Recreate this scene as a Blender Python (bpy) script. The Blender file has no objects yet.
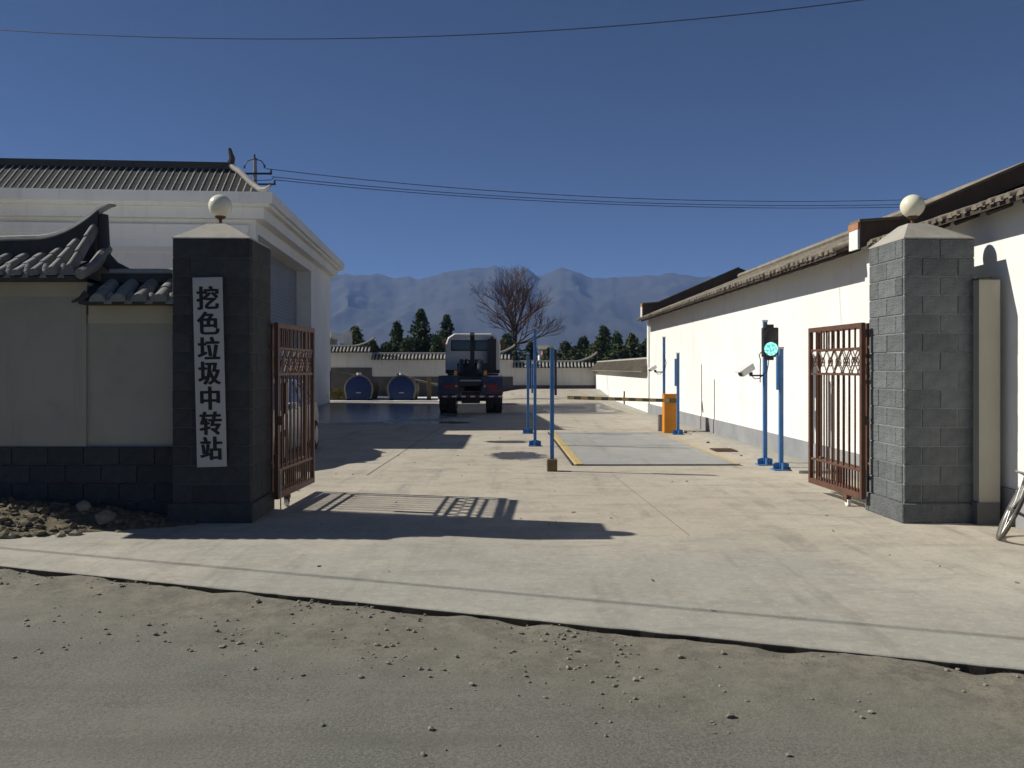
import bpy, bmesh, math, random
from mathutils import Vector, Matrix, noise
random.seed(7)
R = math.radians
S = bpy.context.scene
C = S.collection

# ------------------------------------------------------------------ camera, sky, sun, exposure
F, HZ, EYE = 820.0, 368.0, 1.7
cam_d = bpy.data.cameras.new('camera'); cam = bpy.data.objects.new('camera', cam_d); C.objects.link(cam)
cam.location = (0, 0, EYE); cam.rotation_euler = (R(90), 0, 0)
cam_d.sensor_width = 36; cam_d.lens = F / 1024 * 36; cam_d.shift_y = -(384 - HZ) / 1024
cam_d.clip_start = 0.05; cam_d.clip_end = 20000
S.camera = cam
SHX, SHY = 1.24, -0.28                       # shadow displacement per metre of height
elev = math.atan2(1, math.hypot(SHX, SHY))
W = bpy.data.worlds.new('World'); S.world = W; W.use_nodes = True
wn = W.node_tree.nodes; wl = W.node_tree.links
sky = wn.new('ShaderNodeTexSky'); sky.sky_type = 'NISHITA'; sky.sun_disc = False
sky.sun_elevation = elev
sky.sun_rotation = math.atan2(-SHX, -SHY)    # clockwise from +Y
sky.altitude = 4000; sky.air_density = 0.72; sky.dust_density = 0.2; sky.ozone_density = 6.0
wn['Background'].inputs['Strength'].default_value = 0.05
wl.new(sky.outputs['Color'], wn['Background'].inputs['Color'])
sd = bpy.data.lights.new('sun', 'SUN'); sd.energy = 5.0; sd.angle = R(0.5); sd.color = (1, 0.955, 0.87)
sun = bpy.data.objects.new('sun', sd); C.objects.link(sun)
sun.rotation_euler = Vector((SHX, SHY, -1)).to_track_quat('-Z', 'Y').to_euler()
S.view_settings.view_transform = 'Standard'; S.view_settings.look = 'None'
S.view_settings.exposure = 0.28; S.view_settings.gamma = 1
S.cycles.max_bounces = 6; S.cycles.volume_bounces = 0

# ------------------------------------------------------------------ materials
def nd(t, kind, **kw):
    n = t.nodes.new(kind)
    for k, v in kw.items(): setattr(n, k, v)
    return n
def mixc(t, fac, a, b, mode='MIX'):
    m = nd(t, 'ShaderNodeMix', data_type='RGBA', blend_type=mode)
    for s, v in ((0, fac), (6, a), (7, b)):
        if hasattr(v, 'links') or hasattr(v, 'is_linked'): t.links.new(v, m.inputs[s])
        else: m.inputs[s].default_value = v if s == 0 else (*v, 1) if len(v) == 3 else v
    return m.outputs[2]
def math_(t, op, a, b=0.0, clamp=False):
    m = nd(t, 'ShaderNodeMath', operation=op, use_clamp=clamp)
    for s, v in ((0, a), (1, b)):
        if hasattr(v, 'is_linked'): t.links.new(v, m.inputs[s])
        else: m.inputs[s].default_value = v
    return m.outputs[0]
def ramp(t, fac, a, b):
    r = nd(t, 'ShaderNodeMapRange'); r.inputs[1].default_value = a; r.inputs[2].default_value = b
    t.links.new(fac, r.inputs[0]); return r.outputs[0]
def noise_(t, scale, detail=4, vec=None, rough=0.6):
    n = nd(t, 'ShaderNodeTexNoise'); n.inputs['Scale'].default_value = scale; n.inputs['Detail'].default_value = detail
    n.inputs['Roughness'].default_value = rough
    if vec is not None: t.links.new(vec, n.inputs['Vector'])
    return n.outputs['Fac']
def base_mat(name):
    m = bpy.data.materials.new(name); m.use_nodes = True
    t = m.node_tree; return m, t, t.nodes['Principled BSDF']
def mat(name, col, rough=0.7, metal=0, var=0.25, scale=6, fine=60, bump=0.15, bdist=0.01, dirt=None, damt=0.4, rnd=0.0, spec=0.4, world=False):
    m, t, b = base_mat(name)
    if world: vec = nd(t, 'ShaderNodeNewGeometry').outputs['Position']
    else: vec = nd(t, 'ShaderNodeTexCoord').outputs['Object']
    n1 = noise_(t, scale, 5, vec); n2 = noise_(t, fine, 3, vec)
    lo = tuple(c * (1 - var) for c in col); hi = tuple(min(1, c * (1 + var)) for c in col)
    c = mixc(t, ramp(t, n1, 0.25, 0.75), lo, hi)
    c = mixc(t, math_(t, 'MULTIPLY', ramp(t, n2, 0.3, 0.75), min(1, var)), c, lo)
    if dirt: 
        n3 = noise_(t, scale * 0.37, 6, vec, 0.7)
        c = mixc(t, math_(t, 'MULTIPLY', ramp(t, n3, 0.45, 0.7), damt, True), c, dirt)
    if rnd:
        oi = nd(t, 'ShaderNodeObjectInfo').outputs['Random']
        g = nd(t, 'ShaderNodeMapRange'); g.inputs[3].default_value = 1 - rnd; g.inputs[4].default_value = 1 + rnd
        t.links.new(oi, g.inputs[0])
        hs = nd(t, 'ShaderNodeHueSaturation'); t.links.new(c, hs.inputs['Color']); t.links.new(g.outputs[0], hs.inputs['Value'])
        c = hs.outputs[0]
    t.links.new(c, b.inputs['Base Color'])
    b.inputs['Roughness'].default_value = rough; b.inputs['Metallic'].default_value = metal
    b.inputs['Specular IOR Level'].default_value = spec
    if bump:
        bp = nd(t, 'ShaderNodeBump'); bp.inputs['Strength'].default_value = bump; bp.inputs['Distance'].default_value = bdist
        t.links.new(n2, bp.inputs['Height']); t.links.new(bp.outputs[0], b.inputs['Normal'])
    return m
M = {}
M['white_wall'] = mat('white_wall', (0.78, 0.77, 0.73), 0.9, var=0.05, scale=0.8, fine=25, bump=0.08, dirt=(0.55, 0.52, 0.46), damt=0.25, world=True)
M['white_building'] = mat('white_building', (0.74, 0.73, 0.69), 0.85, var=0.06, scale=0.5, fine=12, bump=0.05, dirt=(0.5, 0.48, 0.42), damt=0.3, world=True)
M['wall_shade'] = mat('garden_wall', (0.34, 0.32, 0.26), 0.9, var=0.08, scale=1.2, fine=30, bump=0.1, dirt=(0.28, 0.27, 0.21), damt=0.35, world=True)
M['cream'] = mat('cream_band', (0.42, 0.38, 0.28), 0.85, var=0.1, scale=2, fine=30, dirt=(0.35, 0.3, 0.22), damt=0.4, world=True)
M['plinth'] = mat('grey_plinth', (0.24, 0.25, 0.26), 0.9, var=0.2, scale=1.5, fine=25, bump=0.2, dirt=(0.38, 0.35, 0.3), damt=0.4, world=True)
M['dark_plinth'] = mat('dark_plinth', (0.10, 0.10, 0.10), 0.9, var=0.25, scale=2, fine=25, bump=0.2, dirt=(0.2, 0.18, 0.15), damt=0.4, world=True)
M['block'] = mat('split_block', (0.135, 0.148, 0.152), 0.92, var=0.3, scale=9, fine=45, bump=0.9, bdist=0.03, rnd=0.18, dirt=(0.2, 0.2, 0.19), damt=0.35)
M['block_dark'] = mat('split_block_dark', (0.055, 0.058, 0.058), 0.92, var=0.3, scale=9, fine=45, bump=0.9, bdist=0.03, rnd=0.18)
M['mortar'] = mat('mortar', (0.25, 0.25, 0.24), 0.95, var=0.15)
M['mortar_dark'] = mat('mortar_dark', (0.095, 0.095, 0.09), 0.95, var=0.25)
M['cap'] = mat('cap_concrete', (0.36, 0.34, 0.29), 0.9, var=0.12, scale=4, fine=60, bump=0.2, dirt=(0.22, 0.2, 0.16), damt=0.4)
M['tile'] = mat('grey_tile', (0.20, 0.195, 0.175), 0.85, var=0.3, scale=7, fine=50, bump=0.3, rnd=0.2, dirt=(0.26, 0.25, 0.22), damt=0.4)
M['tile_light'] = mat('grey_tile_light', (0.34, 0.33, 0.29), 0.85, var=0.2, scale=7, fine=50, bump=0.3, rnd=0.12)
M['tile_dark'] = mat('dark_tile', (0.05, 0.05, 0.048), 0.9, var=0.3, scale=7, fine=50, bump=0.3)
M['slope_dark'] = mat('slope_tile', (0.028, 0.028, 0.026), 0.95, var=0.3, scale=7, fine=50, bump=0.3)
M['old_tile'] = mat('old_tile', (0.17, 0.145, 0.11), 0.95, var=0.35, scale=5, fine=40, bump=0.5, rnd=0.25, dirt=(0.3, 0.27, 0.2), damt=0.5)
M['old_brick'] = mat('old_parapet', (0.095, 0.068, 0.05), 0.95, var=0.4, scale=3, fine=30, bump=0.5, dirt=(0.14, 0.1, 0.07), damt=0.5)
M['orange_brick'] = mat('orange_brick', (0.36, 0.18, 0.1), 0.95, var=0.3, scale=8, bump=0.3)
M['wood'] = mat('dark_timber', (0.06, 0.045, 0.035), 0.9, var=0.4, scale=6, bump=0.3)
M['gate'] = mat('gate_brown', (0.11, 0.052, 0.032), 0.5, var=0.3, scale=12, fine=80, bump=0.1, dirt=(0.16, 0.08, 0.05), damt=0.5)
M['blue'] = mat('pole_blue', (0.035, 0.15, 0.38), 0.5, var=0.25, scale=5, bump=0.03, dirt=(0.16, 0.22, 0.3), damt=0.6)
M['steel'] = mat('galvanised', (0.45, 0.45, 0.44), 0.4, metal=0.7, var=0.15, bump=0.03)
M['dark_metal'] = mat('dark_metal', (0.02, 0.02, 0.022), 0.55, var=0.3, bump=0.05)
M['rust'] = mat('rusty_metal', (0.14, 0.075, 0.045), 0.85, var=0.4, scale=10, bump=0.2)
M['rubber'] = mat('rubber', (0.018, 0.018, 0.018), 0.85, var=0.3, bump=0.1)
M['dusty_tyre'] = mat('dusty_tyre', (0.10, 0.09, 0.07), 0.9, var=0.4)
M['white_plastic'] = mat('white_plastic', (0.75, 0.74, 0.7), 0.4, var=0.05, bump=0.0)
M['globe'] = mat('opal_globe', (0.78, 0.74, 0.58), 0.25, var=0.08, scale=8, bump=0.0, dirt=(0.55, 0.48, 0.32), damt=0.4)
M['globe'].node_tree.nodes['Principled BSDF'].inputs['Subsurface Weight'].default_value = 0.25
M['globe'].node_tree.nodes['Principled BSDF'].inputs['Subsurface Radius'].default_value = (0.1, 0.1, 0.08)
M['orange'] = mat('orange_cabinet', (0.62, 0.23, 0.012), 0.5, var=0.1, scale=4, bump=0.02)
M['yellow'] = mat('yellow_paint', (0.46, 0.34, 0.13), 0.75, var=0.25, scale=8, bump=0.1, dirt=(0.34, 0.29, 0.2), damt=0.7)
M['boom_dark'] = mat('boom_dark', (0.12, 0.1, 0.06), 0.7, var=0.3)
M['black_paint'] = mat('black_paint', (0.03, 0.03, 0.03), 0.6, var=0.2)
M['deck'] = mat('weigh_deck', (0.29, 0.29, 0.275), 0.8, var=0.15, scale=1.2, fine=30, bump=0.15, dirt=(0.38, 0.35, 0.29), damt=0.5)
M['sign'] = mat('sign_board', (0.42, 0.42, 0.40), 0.6, var=0.06, scale=3, bump=0.02, dirt=(0.4, 0.4, 0.37), damt=0.3)
M['ink'] = mat('sign_ink', (0.008, 0.008, 0.008), 0.6, var=0.2, bump=0.0)
M['door'] = mat('roller_door', (0.26, 0.265, 0.27), 0.55, var=0.12, scale=1.5, bump=0.05, metal=0.2)
M['tank_blue'] = mat('tank_blue', (0.011, 0.034, 0.13), 0.5, var=0.25, scale=3, bump=0.05, dirt=(0.03, 0.05, 0.12), damt=0.5)
M['tank_shell'] = mat('tank_shell', (0.2, 0.14, 0.09), 0.85, var=0.4, scale=3, bump=0.1, dirt=(0.3, 0.24, 0.16), damt=0.5)
M['tank_rim'] = mat('tank_rim', (0.3, 0.27, 0.2), 0.8, var=0.3, scale=6, bump=0.1)
M['truck_white'] = mat('truck_white', (0.68, 0.67, 0.65), 0.4, var=0.06, scale=2, bump=0.0, dirt=(0.4, 0.37, 0.32), damt=0.35)
M['truck_blue'] = mat('truck_blue', (0.02, 0.032, 0.085), 0.5, var=0.25, scale=4, bump=0.03, dirt=(0.1, 0.1, 0.11), damt=0.5)
M['red'] = mat('red_lens', (0.2, 0.012, 0.012), 0.3, var=0.1, bump=0)
M['amber'] = mat('amber_lens', (0.6, 0.26, 0.02), 0.15, var=0.1, bump=0)
M['glass'] = mat('dark_glass', (0.03, 0.04, 0.05), 0.06, var=0.05, bump=0, spec=0.6)
M['car_paint'] = mat('car_silver', (0.5, 0.51, 0.52), 0.28, metal=0.5, var=0.04, bump=0)
M['car_glass'] = mat('car_glass', (0.03, 0.07, 0.14), 0.05, var=0.05, bump=0, spec=0.7)
M['bush_yellow'] = mat('yellow_leaves', (0.3, 0.25, 0.03), 0.8, var=0.4, scale=20)
M['needle'] = mat('needles', (0.065, 0.098, 0.036), 0.85, var=0.4, scale=0.9, fine=8, bump=0, rnd=0.25)
M['needle_y'] = mat('needles_light', (0.1, 0.12, 0.036), 0.85, var=0.4, scale=0.9, fine=8, bump=0, rnd=0.25)
M['bark'] = mat('bark', (0.075, 0.055, 0.045), 0.95, var=0.3, scale=6, bump=0.3)
M['twig'] = mat('twig', (0.13, 0.072, 0.05), 0.95, var=0.3, scale=6, bump=0)
M['stone'] = mat('stone', (0.25, 0.22, 0.165), 0.95, var=0.4, scale=12, fine=60, bump=0.4, rnd=0.3)
M['pebble'] = mat('pebble', (0.25, 0.225, 0.18), 0.95, var=0.5, scale=6, fine=60, bump=0.2, world=True)
M['wire'] = mat('wire', (0.02, 0.02, 0.022), 0.6, bump=0)
M['pole_concrete'] = mat('pole_concrete', (0.3, 0.29, 0.27), 0.9, var=0.15)
M['brown_post'] = mat('brown_post', (0.16, 0.12, 0.06), 0.9, var=0.3)
M['red_wall'] = mat('red_wall', (0.3, 0.12, 0.08), 0.9, var=0.3)
M['far_hill'] = mat('far_hill', (0.042, 0.044, 0.036), 0.95, var=0.45, scale=0.012, fine=0.06, bump=0, dirt=(0.05, 0.045, 0.035), damt=0.6, world=True)
M['earth'] = mat('earth', (0.2, 0.17, 0.12), 0.95, var=0.3, scale=0.3, fine=4, bump=0.2, world=True)
M['rubble_soil'] = mat('rubble_soil', (0.18, 0.15, 0.095), 0.97, var=0.5, scale=8, fine=70, bump=0.7, bdist=0.03, world=True)
def green_lamp():
    m, t, b = base_mat('green_led')
    v = nd(t, 'ShaderNodeTexVoronoi'); v.inputs['Scale'].default_value = 38
    t.links.new(nd(t, 'ShaderNodeTexCoord').outputs['Object'], v.inputs['Vector'])
    c = mixc(t, ramp(t, v.outputs['Distance'], 0.35, 0.65), (0.55, 1.0, 0.92), (0.03, 0.45, 0.4))
    t.links.new(c, b.inputs['Emission Color']); b.inputs['Emission Strength'].default_value = 1.0
    b.inputs['Base Color'].default_value = (0.05, 0.3, 0.25, 1); return m
M['green_led'] = green_lamp()
def streaks(m, col, amt, lo=0.53, hi=0.68, sc=(5, 5, 0.35)):
    """rain streaks and weathering over a painted wall"""
    t = m.node_tree; b = t.nodes['Principled BSDF']; src = b.inputs['Base Color'].links[0].from_socket
    mp = nd(t, 'ShaderNodeMapping'); mp.inputs['Scale'].default_value = sc
    pos = nd(t, 'ShaderNodeNewGeometry').outputs['Position']; t.links.new(pos, mp.inputs[0])
    n = noise_(t, 1.0, 6, mp.outputs[0], 0.7); p = noise_(t, 1.7, 6, pos, 0.7)
    f = math_(t, 'MULTIPLY', math_(t, 'MAXIMUM', ramp(t, n, lo, hi), math_(t, 'MULTIPLY', ramp(t, p, 0.55, 0.7), 0.7)), amt)
    t.links.new(mixc(t, f, src, col), b.inputs['Base Color'])
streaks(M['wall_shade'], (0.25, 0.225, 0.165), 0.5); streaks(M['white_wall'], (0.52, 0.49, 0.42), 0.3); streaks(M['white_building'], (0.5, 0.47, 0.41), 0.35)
streaks(M['cap'], (0.18, 0.165, 0.13), 0.5); streaks(M['block'], (0.22, 0.22, 0.2), 0.35, sc=(4, 4, 0.8)); streaks(M['deck'], (0.2, 0.19, 0.165), 0.6, sc=(3, .3, 1))
def concrete_mat():
    m, t, b = base_mat('yard_concrete')
    pos = nd(t, 'ShaderNodeNewGeometry').outputs['Position']
    sx = nd(t, 'ShaderNodeSeparateXYZ'); t.links.new(pos, sx.inputs[0]); X, Y = sx.outputs[0], sx.outputs[1]
    n1 = noise_(t, 0.35, 6, pos, 0.65); n2 = noise_(t, 2.2, 6, pos, 0.7); n3 = noise_(t, 70, 2, pos)
    mp = nd(t, 'ShaderNodeMapping'); mp.inputs['Scale'].default_value = (0.5, 2.2, 1); mp.inputs['Rotation'].default_value = (0, 0, R(-18)); t.links.new(pos, mp.inputs[0])
    streak = noise_(t, 1.3, 6, mp.outputs[0], 0.7)
    beige, grey, pale = (0.42, 0.372, 0.295), (0.325, 0.315, 0.27), (0.50, 0.46, 0.38)
    # worn cement apron near the road is greyer than the dusty yard
    edge = math_(t, 'ADD', math_(t, 'ADD', Y, math_(t, 'MULTIPLY', X, 0.16)), math_(t, 'MULTIPLY', n1, 3.0))
    c = mixc(t, ramp(t, edge, 10.4, 8.9), beige, grey)
    c = mixc(t, math_(t, 'MULTIPLY', ramp(t, n1, 0.47, 0.66), 0.6), c, pale)
    n6 = noise_(t, 0.9, 7, pos, 0.72)
    c = mixc(t, math_(t, 'MULTIPLY', ramp(t, n6, 0.5, 0.66), 0.5), c, (0.25, 0.232, 0.19))
    c = mixc(t, math_(t, 'MULTIPLY', ramp(t, n2, 0.5, 0.68), 0.5), c, (0.26, 0.235, 0.19))
    c = mixc(t, math_(t, 'MULTIPLY', ramp(t, streak, 0.53, 0.66), 0.5), c, (0.225, 0.218, 0.19))
    # tyre scuffs sweeping in from the road
    ms = nd(t, 'ShaderNodeMapping'); ms.inputs['Scale'].default_value = (3.2, 0.22, 1); ms.inputs['Rotation'].default_value = (0, 0, R(9)); t.links.new(pos, ms.inputs[0])
    scf = noise_(t, 1.0, 5, ms.outputs[0], 0.65)
    c = mixc(t, math_(t, 'MULTIPLY', math_(t, 'MULTIPLY', ramp(t, scf, 0.53, 0.64), ramp(t, n6, 0.4, 0.6)), 0.55), c, (0.2, 0.188, 0.16))
    n5 = noise_(t, 14, 5, pos, 0.75)
    c = mixc(t, math_(t, 'MULTIPLY', ramp(t, n5, 0.53, 0.68), 0.5), c, (0.48, 0.44, 0.36))
    c = mixc(t, math_(t, 'MULTIPLY', ramp(t, n5, 0.46, 0.32), 0.5), c, (0.23, 0.21, 0.17))
    c = mixc(t, math_(t, 'MULTIPLY', ramp(t, n3, 0.5, 0.7), 0.35), c, (0.21, 0.19, 0.15))
    # broken edge of the slab: soil stain with the gap's shade painted in
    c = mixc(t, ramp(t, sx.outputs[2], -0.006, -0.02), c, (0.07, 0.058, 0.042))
    # water standing at the back of the yard
    nw = noise_(t, 0.33, 5, pos, 0.6)
    d = math_(t, 'SUBTRACT', math_(t, 'ABSOLUTE', math_(t, 'SUBTRACT', Y, 34.6)), 4.2)
    d = math_(t, 'ADD', d, math_(t, 'MULTIPLY', math_(t, 'SUBTRACT', nw, 0.5), 5.0))
    wx = ramp(t, math_(t, 'ADD', X, math_(t, 'MULTIPLY', nw, 2.0)), 5.6, 4.8)
    wet = math_(t, 'MULTIPLY', ramp(t, d, 0.5, -0.9), wx, True)
    # damp patches by the weighbridge and beside the building
    def blot(x, y, rx, ry):
        a = math_(t, 'DIVIDE', math_(t, 'SUBTRACT', X, x), rx); q = math_(t, 'DIVIDE', math_(t, 'SUBTRACT', Y, y), ry)
        r = math_(t, 'ADD', math_(t, 'MULTIPLY', a, a), math_(t, 'MULTIPLY', q, q))
        return ramp(t, math_(t, 'ADD', r, math_(t, 'MULTIPLY', math_(t, 'SUBTRACT', n2, 0.5), 2.6)), 1.15, 0.7)
    for args in ((0.1, 15.9, 0.55, 0.75), (-0.1, 18.9, 0.5, 0.4), (-6.2, 29.5, 4.6, 4.6), (-2.6, 25.6, 1.5, 0.7)):
        wet = math_(t, 'MAXIMUM', wet, blot(*args))
    c = mixc(t, math_(t, 'MULTIPLY', wet, 0.9), c, (0.06, 0.056, 0.05))
    t.links.new(c, b.inputs['Base Color'])
    rg = nd(t, 'ShaderNodeMapRange'); rg.inputs[3].default_value = 0.9; rg.inputs[4].default_value = 0.2; t.links.new(wet, rg.inputs[0])
    t.links.new(rg.outputs[0], b.inputs['Roughness']); b.inputs['Specular IOR Level'].default_value = 0.3
    bs = nd(t, 'ShaderNodeMapRange'); bs.inputs[3].default_value = 0.25; bs.inputs[4].default_value = 0.0; t.links.new(wet, bs.inputs[0])
    bp = nd(t, 'ShaderNodeBump'); bp.inputs['Distance'].default_value = 0.006; t.links.new(bs.outputs[0], bp.inputs['Strength'])
    hsum = math_(t, 'ADD', n3, math_(t, 'MULTIPLY', n2, 1.5)); t.links.new(hsum, bp.inputs['Height']); t.links.new(bp.outputs[0], b.inputs['Normal'])
    return m
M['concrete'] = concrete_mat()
EX, EY, ES = -4.42, 7.08, -0.332                       # road edge line Y = EY + ES*(X-EX)
def road_mat():
    m, t, b = base_mat('dusty_asphalt')
    pos = nd(t, 'ShaderNodeNewGeometry').outputs['Position']
    sx = nd(t, 'ShaderNodeSeparateXYZ'); t.links.new(pos, sx.inputs[0]); X, Y = sx.outputs[0], sx.outputs[1]
    e = math_(t, 'ADD', math_(t, 'MULTIPLY', math_(t, 'SUBTRACT', X, EX), ES), EY)
    dist = math_(t, 'SUBTRACT', e, Y)
    n1 = noise_(t, 0.9, 6, pos, 0.65); n2 = noise_(t, 9, 5, pos, 0.7); n3 = noise_(t, 60, 4, pos, 0.7); n4 = noise_(t, 32, 4, pos, 0.7)
    n7 = noise_(t, 85, 4, pos, 0.7)
    asp = mixc(t, ramp(t, n3, 0.4, 0.62), (0.088, 0.088, 0.074), (0.152, 0.15, 0.122))
    asp = mixc(t, math_(t, 'MULTIPLY', ramp(t, n7, 0.52, 0.66), 0.6), asp, (0.215, 0.21, 0.17))
    asp = mixc(t, math_(t, 'MULTIPLY', ramp(t, n7, 0.46, 0.34), 0.7), asp, (0.055, 0.055, 0.048))
    dirt = mixc(t, ramp(t, n2, 0.38, 0.62), (0.112, 0.102, 0.077), (0.195, 0.177, 0.132))
    dirt = mixc(t, math_(t, 'MULTIPLY', ramp(t, n4, 0.52, 0.64), 0.75), dirt, (0.085, 0.075, 0.056))
    dirt = mixc(t, math_(t, 'MULTIPLY', ramp(t, n7, 0.54, 0.68), 0.6), dirt, (0.26, 0.235, 0.18))
    k = math_(t, 'ADD', dist, math_(t, 'MULTIPLY', math_(t, 'SUBTRACT', n1, 0.5), 2.4))
    f = ramp(t, math_(t, 'ADD', k, math_(t, 'MULTIPLY', math_(t, 'SUBTRACT', n2, 0.5), 0.9)), 1.5, 0.3)
    mr = nd(t, 'ShaderNodeMapping'); mr.inputs['Rotation'].default_value = (0, 0, math.atan(0.332)); mr.inputs['Scale'].default_value = (0.25, 2.6, 1); t.links.new(pos, mr.inputs[0])
    trk = noise_(t, 1.0, 6, mr.outputs[0], 0.65)
    asp = mixc(t, math_(t, 'MULTIPLY', ramp(t, trk, 0.5, 0.64), 0.4), asp, (0.17, 0.165, 0.135))
    asp = mixc(t, math_(t, 'MULTIPLY', ramp(t, trk, 0.46, 0.36), 0.5), asp, (0.085, 0.085, 0.075))
    ng = noise_(t, 3.1, 7, pos, 0.75)
    dirt = mixc(t, math_(t, 'MULTIPLY', ramp(t, ng, 0.5, 0.64), 0.55), dirt, (0.225, 0.2, 0.145))
    dirt = mixc(t, math_(t, 'MULTIPLY', ramp(t, ng, 0.47, 0.36), 0.6), dirt, (0.09, 0.078, 0.058))
    c = mixc(t, math_(t, 'MULTIPLY', f, 0.9), asp, dirt)
    dust = math_(t, 'MULTIPLY', ramp(t, n1, 0.4, 0.7), 0.4)
    c = mixc(t, dust, c, (0.175, 0.165, 0.127))
    t.links.new(c, b.inputs['Base Color']); b.inputs['Roughness'].default_value = 0.93
    bp = nd(t, 'ShaderNodeBump'); bp.inputs['Strength'].default_value = 0.55; bp.inputs['Distance'].default_value = 0.006
    t.links.new(math_(t, 'ADD', n3, math_(t, 'MULTIPLY', n4, 1.2)), bp.inputs['Height']); t.links.new(bp.outputs[0], b.inputs['Normal'])
    return m
M['road'] = road_mat()

# ------------------------------------------------------------------ mesh helpers
class MB:
    def __init__(s): s.v = []; s.f = []
    def quadbox(s, c8):
        o = len(s.v); s.v += [tuple(p) for p in c8]
        s.f += [tuple(o + i for i in q) for q in ((3, 2, 1, 0), (4, 5, 6, 7), (0, 1, 5, 4), (1, 2, 6, 5), (2, 3, 7, 6), (3, 0, 4, 7))]
        return s
    def box(s, x0, y0, z0, x1, y1, z1):
        if x0 > x1: x0, x1 = x1, x0
        if y0 > y1: y0, y1 = y1, y0
        if z0 > z1: z0, z1 = z1, z0
        return s.quadbox([(x0, y0, z0), (x1, y0, z0), (x1, y1, z0), (x0, y1, z0), (x0, y0, z1), (x1, y0, z1), (x1, y1, z1), (x0, y1, z1)])
    def prism(s, poly, vec):                            # poly: 3D loop, extruded by vec
        o = len(s.v); n = len(poly); vec = Vector(vec)
        s.v += [tuple(p) for p in poly] + [tuple(Vector(p) + vec) for p in poly]
        s.f.append(tuple(range(o + n - 1, o - 1, -1))); s.f.append(tuple(range(o + n, o + 2 * n)))
        for i in range(n):
            j = (i + 1) % n; s.f.append((o + i, o + j, o + n + j, o + n + i))
        return s
    def tube(s, pts, r, n=8, caps=True):
        pts = [Vector(p) for p in pts]
        rs = r if isinstance(r, (list, tuple)) else [r] * len(pts)
        o = len(s.v); up = None
        for i, p in enumerate(pts):
            d = (pts[min(i + 1, len(pts) - 1)] - pts[max(i - 1, 0)]).normalized()
            if up is None:
                up = Vector((0, 0, 1)) if abs(d.z) < 0.9 else Vector((1, 0, 0))
            a = d.cross(up).normalized(); bb = a.cross(d).normalized(); up = bb
            for k in range(n):
                th = 2 * math.pi * k / n
                s.v.append(tuple(p + (a * math.cos(th) + bb * math.sin(th)) * rs[i]))
        for i in range(len(pts) - 1):
            for k in range(n):
                k2 = (k + 1) % n
                s.f.append((o + i * n + k, o + i * n + k2, o + (i + 1) * n + k2, o + (i + 1) * n + k))
        if caps:
            s.f.append(tuple(o + k for k in range(n - 1, -1, -1))); e = o + (len(pts) - 1) * n
            s.f.append(tuple(e + k for k in range(n)))
        return s
    def cyl(s, p0, p1, r, n=12): return s.tube([p0, p1], r, n)
    def torus(s, c, axis, R0, r, n=24, m=8):
        axis = Vector(axis).normalized(); a = axis.orthogonal().normalized(); b = axis.cross(a); c = Vector(c); o = len(s.v)
        for i in range(n):
            th = 2 * math.pi * i / n; d = a * math.cos(th) + b * math.sin(th)
            for j in range(m):
                ph = 2 * math.pi * j / m; s.v.append(tuple(c + d * (R0 + r * math.cos(ph)) + axis * r * math.sin(ph)))
        for i in range(n):
            for j in range(m):
                s.f.append((o + i * m + j, o + ((i + 1) % n) * m + j, o + ((i + 1) % n) * m + (j + 1) % m, o + i * m + (j + 1) % m))
        return s
    def lathe(s, prof, n=20, c=(0, 0, 0)):
        o = len(s.v)
        for r, z in prof:
            for k in range(n):
                th = 2 * math.pi * k / n; s.v.append((c[0] + r * math.cos(th), c[1] + r * math.sin(th), c[2] + z))
        for i in range(len(prof) - 1):
            for k in range(n):
                k2 = (k + 1) % n; s.f.append((o + i * n + k, o + i * n + k2, o + (i + 1) * n + k2, o + (i + 1) * n + k))
        s.f.append(tuple(o + k for k in range(n - 1, -1, -1))); e = o + (len(prof) - 1) * n; s.f.append(tuple(e + k for k in range(n)))
        return s
    def rock(s, c, r, seed, flat=0.7):
        o = len(s.v); rr = random.Random(seed)
        ico = [(0, 0, 1)] + [(math.cos(a) * 0.89, math.sin(a) * 0.89, 0.45) for a in [2 * math.pi * i / 5 for i in range(5)]] + \
              [(math.cos(a) * 0.89, math.sin(a) * 0.89, -0.45) for a in [2 * math.pi * (i + .5) / 5 for i in range(5)]] + [(0, 0, -1)]
        sx, sy, sz = r * rr.uniform(.7, 1.3), r * rr.uniform(.7, 1.3), r * flat * rr.uniform(.7, 1.2); an = rr.uniform(0, 6.28)
        for x, y, z in ico:
            k = rr.uniform(.75, 1.2); x, y, z = x * sx * k, y * sy * k, z * sz * k
            s.v.append((c[0] + x * math.cos(an) - y * math.sin(an), c[1] + x * math.sin(an) + y * math.cos(an), c[2] + z))
        for i in range(5):
            j = (i + 1) % 5
            s.f += [(o, o + 1 + i, o + 1 + j), (o + 1 + i, o + 6 + i, o + 1 + j), (o + 1 + j, o + 6 + i, o + 6 + j), (o + 6 + i, o + 11, o + 6 + j)]
        return s
    def mesh(s, name, m=None, smooth=False, bevel=0):
        me = bpy.data.meshes.new(name); me.from_pydata(s.v, [], s.f); me.update()
        bm = bmesh.new(); bm.from_mesh(me)
        bmesh.ops.recalc_face_normals(bm, faces=bm.faces)
        if bevel: bmesh.ops.bevel(bm, geom=[e for e in bm.edges if len(e.link_faces) == 2 and e.calc_face_angle(0) > 0.6], offset=bevel, segments=1, affect='EDGES')
        bm.to_mesh(me); bm.free()
        if m: me.materials.append(M[m])
        if smooth:
            for p in me.polygons: p.use_smooth = True
            try: me.set_sharp_from_angle(angle=R(40))
            except Exception: pass
        return me
    def build(s, name, m, parent=None, smooth=False, bevel=0, loc=None):
        return link(name, s.mesh(name, m, smooth, bevel), parent, loc)
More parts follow.
